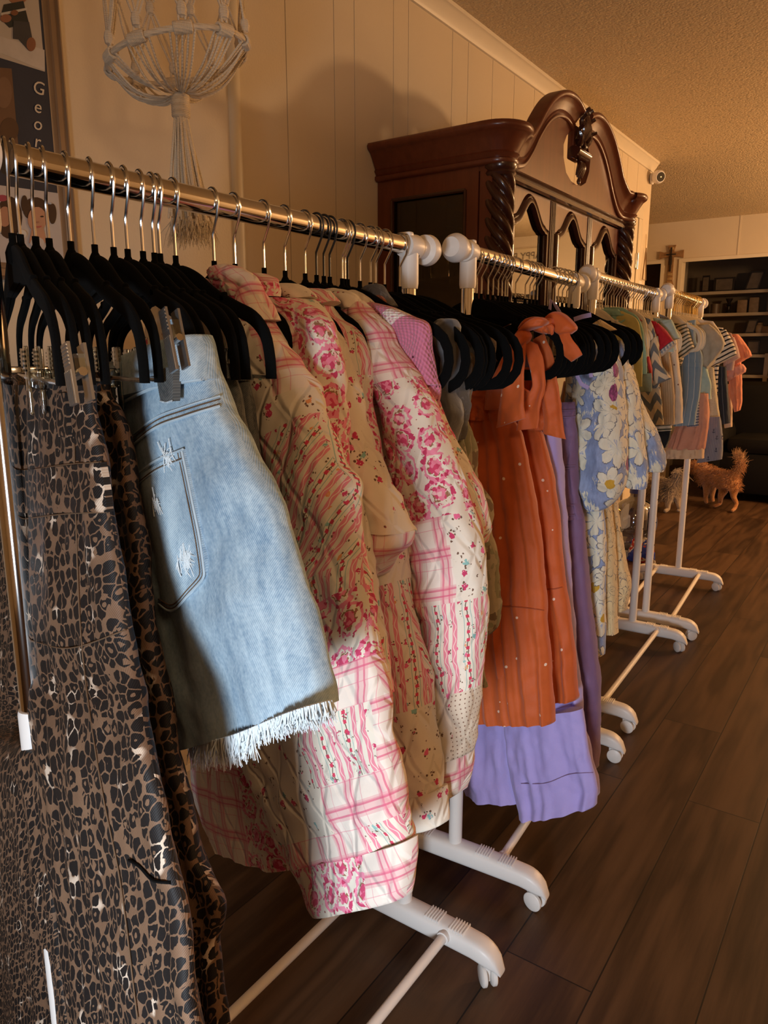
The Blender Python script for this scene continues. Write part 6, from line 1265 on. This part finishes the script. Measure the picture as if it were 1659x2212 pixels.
# ---------------------------------------------------------------- water jug and crumpled pack on the floor behind the racks
jm = glass('blue_polycarbonate', (0.50, 0.58, 0.80), 0.10, rough=0.05)
jx, jy = -1.27, 4.50
jug = thing('water_jug', 'clear blue plastic water jug on the floor behind the cream leaf print dress', 'water jug', (jx, jy, 0))
b = B(); b.lathe([(0.0, 0.002), (0.105, 0.002), (0.120, 0.015), (0.122, 0.05), (0.116, 0.058), (0.122, 0.068), (0.122, 0.13), (0.116, 0.14), (0.122, 0.15), (0.122, 0.25), (0.112, 0.30), (0.085, 0.335), (0.045, 0.355), (0.030, 0.37), (0.028, 0.40), (0.0, 0.40)], (jx, jy, 0), k=36); b.build('bottle', jm, jug)
b = B(); b.lathe([(0, 0.39), (0.034, 0.39), (0.034, 0.415), (0.02, 0.422), (0, 0.422)], (jx, jy, 0)); b.build('cap', plain('blue_cap', (0.03, 0.05, 0.30), 0.4), jug)
b = B(); b.tubeline(cat([(jx + 0.095, jy - 0.04, 0.30), (jx + 0.135, jy - 0.05, 0.27), (jx + 0.14, jy - 0.052, 0.20), (jx + 0.115, jy - 0.045, 0.15)], 16), 0.012, 10); b.build('handle', plain('blue_handle', (0.12, 0.15, 0.32), 0.35), jug)
bx, by = -1.17, 4.36
bag = thing('snack_bag', 'crumpled blue, red and white foil bag on the floor beside the water jug', 'bag', (bx, by, 0))
b = B(); rings = []
for i in range(14):
    t_ = i / 13; z = 0.004 + 0.125 * t_; w_ = 0.085 * (1 - 0.25 * t_); dpt = 0.045 * math.sin(PI * (0.12 + 0.8 * t_))
    rings.append([Vector((bx + w_ * math.cos(a) + 0.008 * noise.noise(Vector((a * 2, t_ * 5, 1))), by + dpt * math.sin(a) + 0.014 * noise.noise(Vector((a * 3, t_ * 6, 7))), z)) for a in np.linspace(0, 2 * PI, 30, endpoint=False)])
b.loft(rings)
g = G('printed_foil', 0.25, 0.5); v = g.co('Object'); n = g.noise(v, 16.0, 2.0); n2 = g.noise(v, 30.0, 2.0); x = g.mix(n.gt(0.53), (0.03, 0.06, 0.34), (0.70, 0.66, 0.62)); g.base(g.mix(n2.gt(0.62), x, (0.42, 0.03, 0.03))); g.bump(n2, 0.8, 0.01)
b.build('foil_pouch', g.m, bag); b = B(); b.box((bx - 0.062, by - 0.004, 0.122), (bx + 0.062, by + 0.004, 0.142), 0.002); b.build('top_seal', g.m, bag)

# ---------------------------------------------------------------- dogs
def fur(name, cols, sc, thr):
    g = G(name, 0.9, 0.15, sheen=0.4); v = g.co('Object'); x, y, z = g.xyz(v); n = g.noise(v, sc, 3.0); h = g.noise(g.vec(x * 3, y * 3, z), 90.0, 3.0)
    c = g.mix((n + h * 0.25).ss(thr - 0.12, thr + 0.12), cols[0], cols[1])
    if len(cols) > 2: c = g.mix(h.ss(0.45, 0.65) * n.ss(0.3, 0.55), c, cols[2])
    g.base(c); return g.bump(h, 0.6, 0.01).m
def skin(name, pts, edges, m, parent, disp=0.012, dsc=0.06, sub=2):
    me = bpy.data.meshes.new(name); o = bpy.data.objects.new(name, me); put(o, parent, None); base_ = ORG[parent.name]
    me.from_pydata([tuple(Vector(p[:3]) - base_) for p in pts], edges, [])
    sk_ = o.modifiers.new('skin', 'SKIN'); sk_.use_smooth_shade = True
    for i, p in enumerate(pts):
        r = p[3] if not isinstance(p[3], tuple) else p[3]; r = r if isinstance(r, tuple) else (r, r)
        o.data.skin_vertices[0].data[i].radius = r; o.data.skin_vertices[0].data[i].use_root = (i == 0)
    s = o.modifiers.new('smooth', 'SUBSURF'); s.levels = sub; s.render_levels = sub
    me.materials.append(m); return o
def tufts(name, o, m, parent, count, length, droop, seed, rad=0.0022, zmin=0.0):
    """locks of long fur growing from the skin of o, bent by gravity"""
    dg = bpy.context.evaluated_depsgraph_get(); me = o.evaluated_get(dg).to_mesh(); off = ORG[parent.name]; rnd = random.Random(seed); fs = list(me.polygons); b = B(); wts = [f.area for f in fs]
    for f in rnd.choices(fs, wts, k=count):
        p = f.center + off; n = f.normal
        if p.z < zmin: continue
        L = length * rnd.uniform(0.5, 1.2)
        d = (n + Vector((rnd.gauss(0, 0.45), rnd.gauss(0, 0.45), rnd.gauss(0, 0.3) - droop))).normalized(); e = p + d * L + Vector((0, 0, -droop * L * 0.5)); e.z = max(e.z, 0.004); mid = p.lerp(e, 0.5) + n * L * 0.15; mid.z = max(mid.z, 0.004)
        b.tubeline([p - n * 0.004, mid, e], lambda i, nn: rad * (1.0 - 0.42 * i), 4)
    o.evaluated_get(dg).to_mesh_clear(); x = b.build(name, m, parent, auto=80); x['kind'] = 'stuff'; return x
DY = 6.33
def dpt(px, py, y=DY): return ony(px, py, y)
dog = thing('dog', 'small golden red dog seen from behind, tail raised, on the floor beyond the racks', 'dog', (dpt(1567, 1102).x, DY, 0))
gm = fur('golden_red_fur', ((0.20, 0.065, 0.016), (0.44, 0.17, 0.045), (0.55, 0.30, 0.13)), 9.0, 0.5)
def D(px, py, r, dy=0.0): q = dpt(px, py, DY + dy); return (q.x, q.y, q.z, r)
pts = [D(1578, 1040, 0.062), D(1556, 1034, 0.070, 0.06), D(1534, 1030, 0.074, 0.13), D(1518, 1016, 0.060, 0.2), D(1506, 1004, 0.050, 0.24), D(1492, 1008, 0.030, 0.26), D(1482, 1012, 0.018, 0.27),
       D(1592, 1020, 0.026, -0.02), D(1601, 1004, 0.028, -0.03), D(1597, 990, 0.022, -0.04), D(1590, 984, 0.014, -0.03),
       D(1588, 1058, 0.040, -0.05), D(1583, 1072, 0.024, -0.07), D(1592, 1087, 0.015, -0.06), D(1587, 1100, 0.015, -0.08), D(1580, 1104, 0.012, -0.12),
       D(1566, 1058, 0.042, 0.04), D(1556, 1072, 0.025, 0.02), D(1556, 1088, 0.015, 0.04), D(1550, 1100, 0.015, 0.02), D(1540, 1102, 0.012, 0.0),
       D(1528, 1052, 0.034, 0.10), D(1524, 1075, 0.018, 0.10), D(1526, 1096, 0.015, 0.10), D(1540, 1050, 0.034, 0.20), D(1538, 1074, 0.018, 0.21), D(1540, 1096, 0.014, 0.21)]
eg = [(0, 1), (1, 2), (2, 3), (3, 4), (4, 5), (5, 6), (0, 7), (7, 8), (8, 9), (9, 10), (0, 11), (11, 12), (12, 13), (13, 14), (14, 15), (1, 16), (16, 17), (17, 18), (18, 19), (19, 20), (2, 21), (21, 22), (22, 23), (2, 24), (24, 25), (25, 26)]
for i in (15, 20, 23, 26): pts[i] = (*pts[i][:2], 0.013, pts[i][3])
for i in (14, 19): pts[i] = (*pts[i][:2], max(0.03, pts[i][2]), pts[i][3])
body = skin('body', pts, eg, gm, dog); bpy.context.view_layer.update(); tufts('long_fur', body, gm, dog, 3600, 0.036, 0.45, 5, zmin=0.17)
tq = Vector(pts[8][:3]); b = B(); rnd = random.Random(4)
for k in range(420):
    i = rnd.choice([7, 8, 8, 9, 9, 10]); p = Vector(pts[i][:3]) + Vector([rnd.gauss(0, 0.012) for _ in range(3)]); e = p + Vector((rnd.gauss(0.004, 0.018), rnd.gauss(0, 0.016), rnd.uniform(-0.01, 0.06))); b.tubeline([p, p.lerp(e, 0.5), e], lambda i_, n: 0.003 - 0.0013 * i_, 4)
b.build('tail_plume', fur('pale_gold_fur', ((0.35, 0.14, 0.04), (0.55, 0.32, 0.15)), 12.0, 0.5), dog, auto=80)
b = B()
for s in (-1, 1):
    q = Vector(pts[4][:3]) + Vector((0.0, s * 0.045, 0.02)); b.sweep(cat([q, q + Vector((0.012, s * 0.022, -0.02)), q + Vector((0.006, s * 0.026, -0.07))], 8), lambda i, n: rrect(0.022 * math.sin(PI * (i + 1.2) / (n + 1.6)) + 0.002, 0.006, 0.9), up=(0, s, 0.2))
b.build('ears', gm, dog)

DY2 = 6.0
dog2 = thing('dog', 'small shaggy grey and cream dog behind the white rack posts, tail curled over back', 'dog', (ony(1440, 1108, DY2).x, DY2, 0))
sm_ = fur('shaggy_grey_cream_fur', ((0.10, 0.085, 0.075), (0.42, 0.32, 0.22), (0.50, 0.42, 0.34)), 7.0, 0.48)
def D2(px, py, r, dy=0.0): q = ony(px, py, DY2 + dy); return (q.x, q.y, q.z, r)
pts = [D2(1452, 1056, 0.062), D2(1432, 1054, 0.066, 0.05), D2(1412, 1050, 0.064, 0.1), D2(1400, 1036, 0.050, 0.13), D2(1390, 1030, 0.048, 0.15), D2(1378, 1036, 0.026, 0.17),
       D2(1462, 1040, 0.018, -0.01), D2(1470, 1026, 0.018, -0.02), D2(1464, 1018, 0.016, -0.02), D2(1456, 1022, 0.012, -0.02),
       D2(1446, 1076, 0.036, -0.05), D2(1442, 1090, 0.022, -0.06), D2(1444, 1100, 0.018, -0.06), D2(1434, 1108, 0.015, -0.10), D2(1464, 1076, 0.034, 0.02), D2(1466, 1090, 0.02, 0.0), D2(1468, 1102, 0.016, 0.0), D2(1462, 1107, 0.013, -0.02),
       D2(1408, 1076, 0.026, 0.04), D2(1406, 1098, 0.017, 0.04), D2(1420, 1076, 0.026, 0.14), D2(1418, 1096, 0.017, 0.14)]
eg = [(0, 1), (1, 2), (2, 3), (3, 4), (4, 5), (0, 6), (6, 7), (7, 8), (8, 9), (0, 10), (10, 11), (11, 12), (12, 13), (1, 14), (14, 15), (15, 16), (16, 17), (2, 18), (18, 19), (2, 20), (20, 21)]
for i in (13, 17): pts[i] = (*pts[i][:2], 0.014, pts[i][3])
for i in (19, 21): pts[i] = (*pts[i][:2], 0.018, pts[i][3])
body = skin('body', pts, eg, sm_, dog2); bpy.context.view_layer.update(); tufts('shaggy_coat', body, sm_, dog2, 3000, 0.055, 0.6, 6, 0.0026, zmin=0.12)
b = B()
for k in range(260):
    i = rnd.choice([6, 7, 7, 8, 9]); p = Vector(pts[i][:3]) + Vector([rnd.gauss(0, 0.010) for _ in range(3)]); e = p + Vector((rnd.gauss(0.012, 0.03), rnd.gauss(0, 0.016), rnd.uniform(-0.07, 0.02))); b.tubeline(cat([p, p.lerp(e, 0.5) + Vector((0.012, 0, 0.012)), e], 5), lambda i_, n: 0.0026 - 0.0005 * i_, 4)
b.build('tail_plume', sm_, dog2, auto=80)
b = B()
for s in (-1, 1):
    q = Vector(pts[4][:3]) + Vector((0.0, s * 0.042, 0.02)); b.sweep(cat([q, q + Vector((0.012, s * 0.02, -0.02)), q + Vector((0.008, s * 0.024, -0.07))], 8), lambda i, n: rrect(0.022 * math.sin(PI * (i + 1.2) / (n + 1.6)) + 0.002, 0.007, 0.9), up=(0, s, 0.2))
b.build('ears', sm_, dog2)
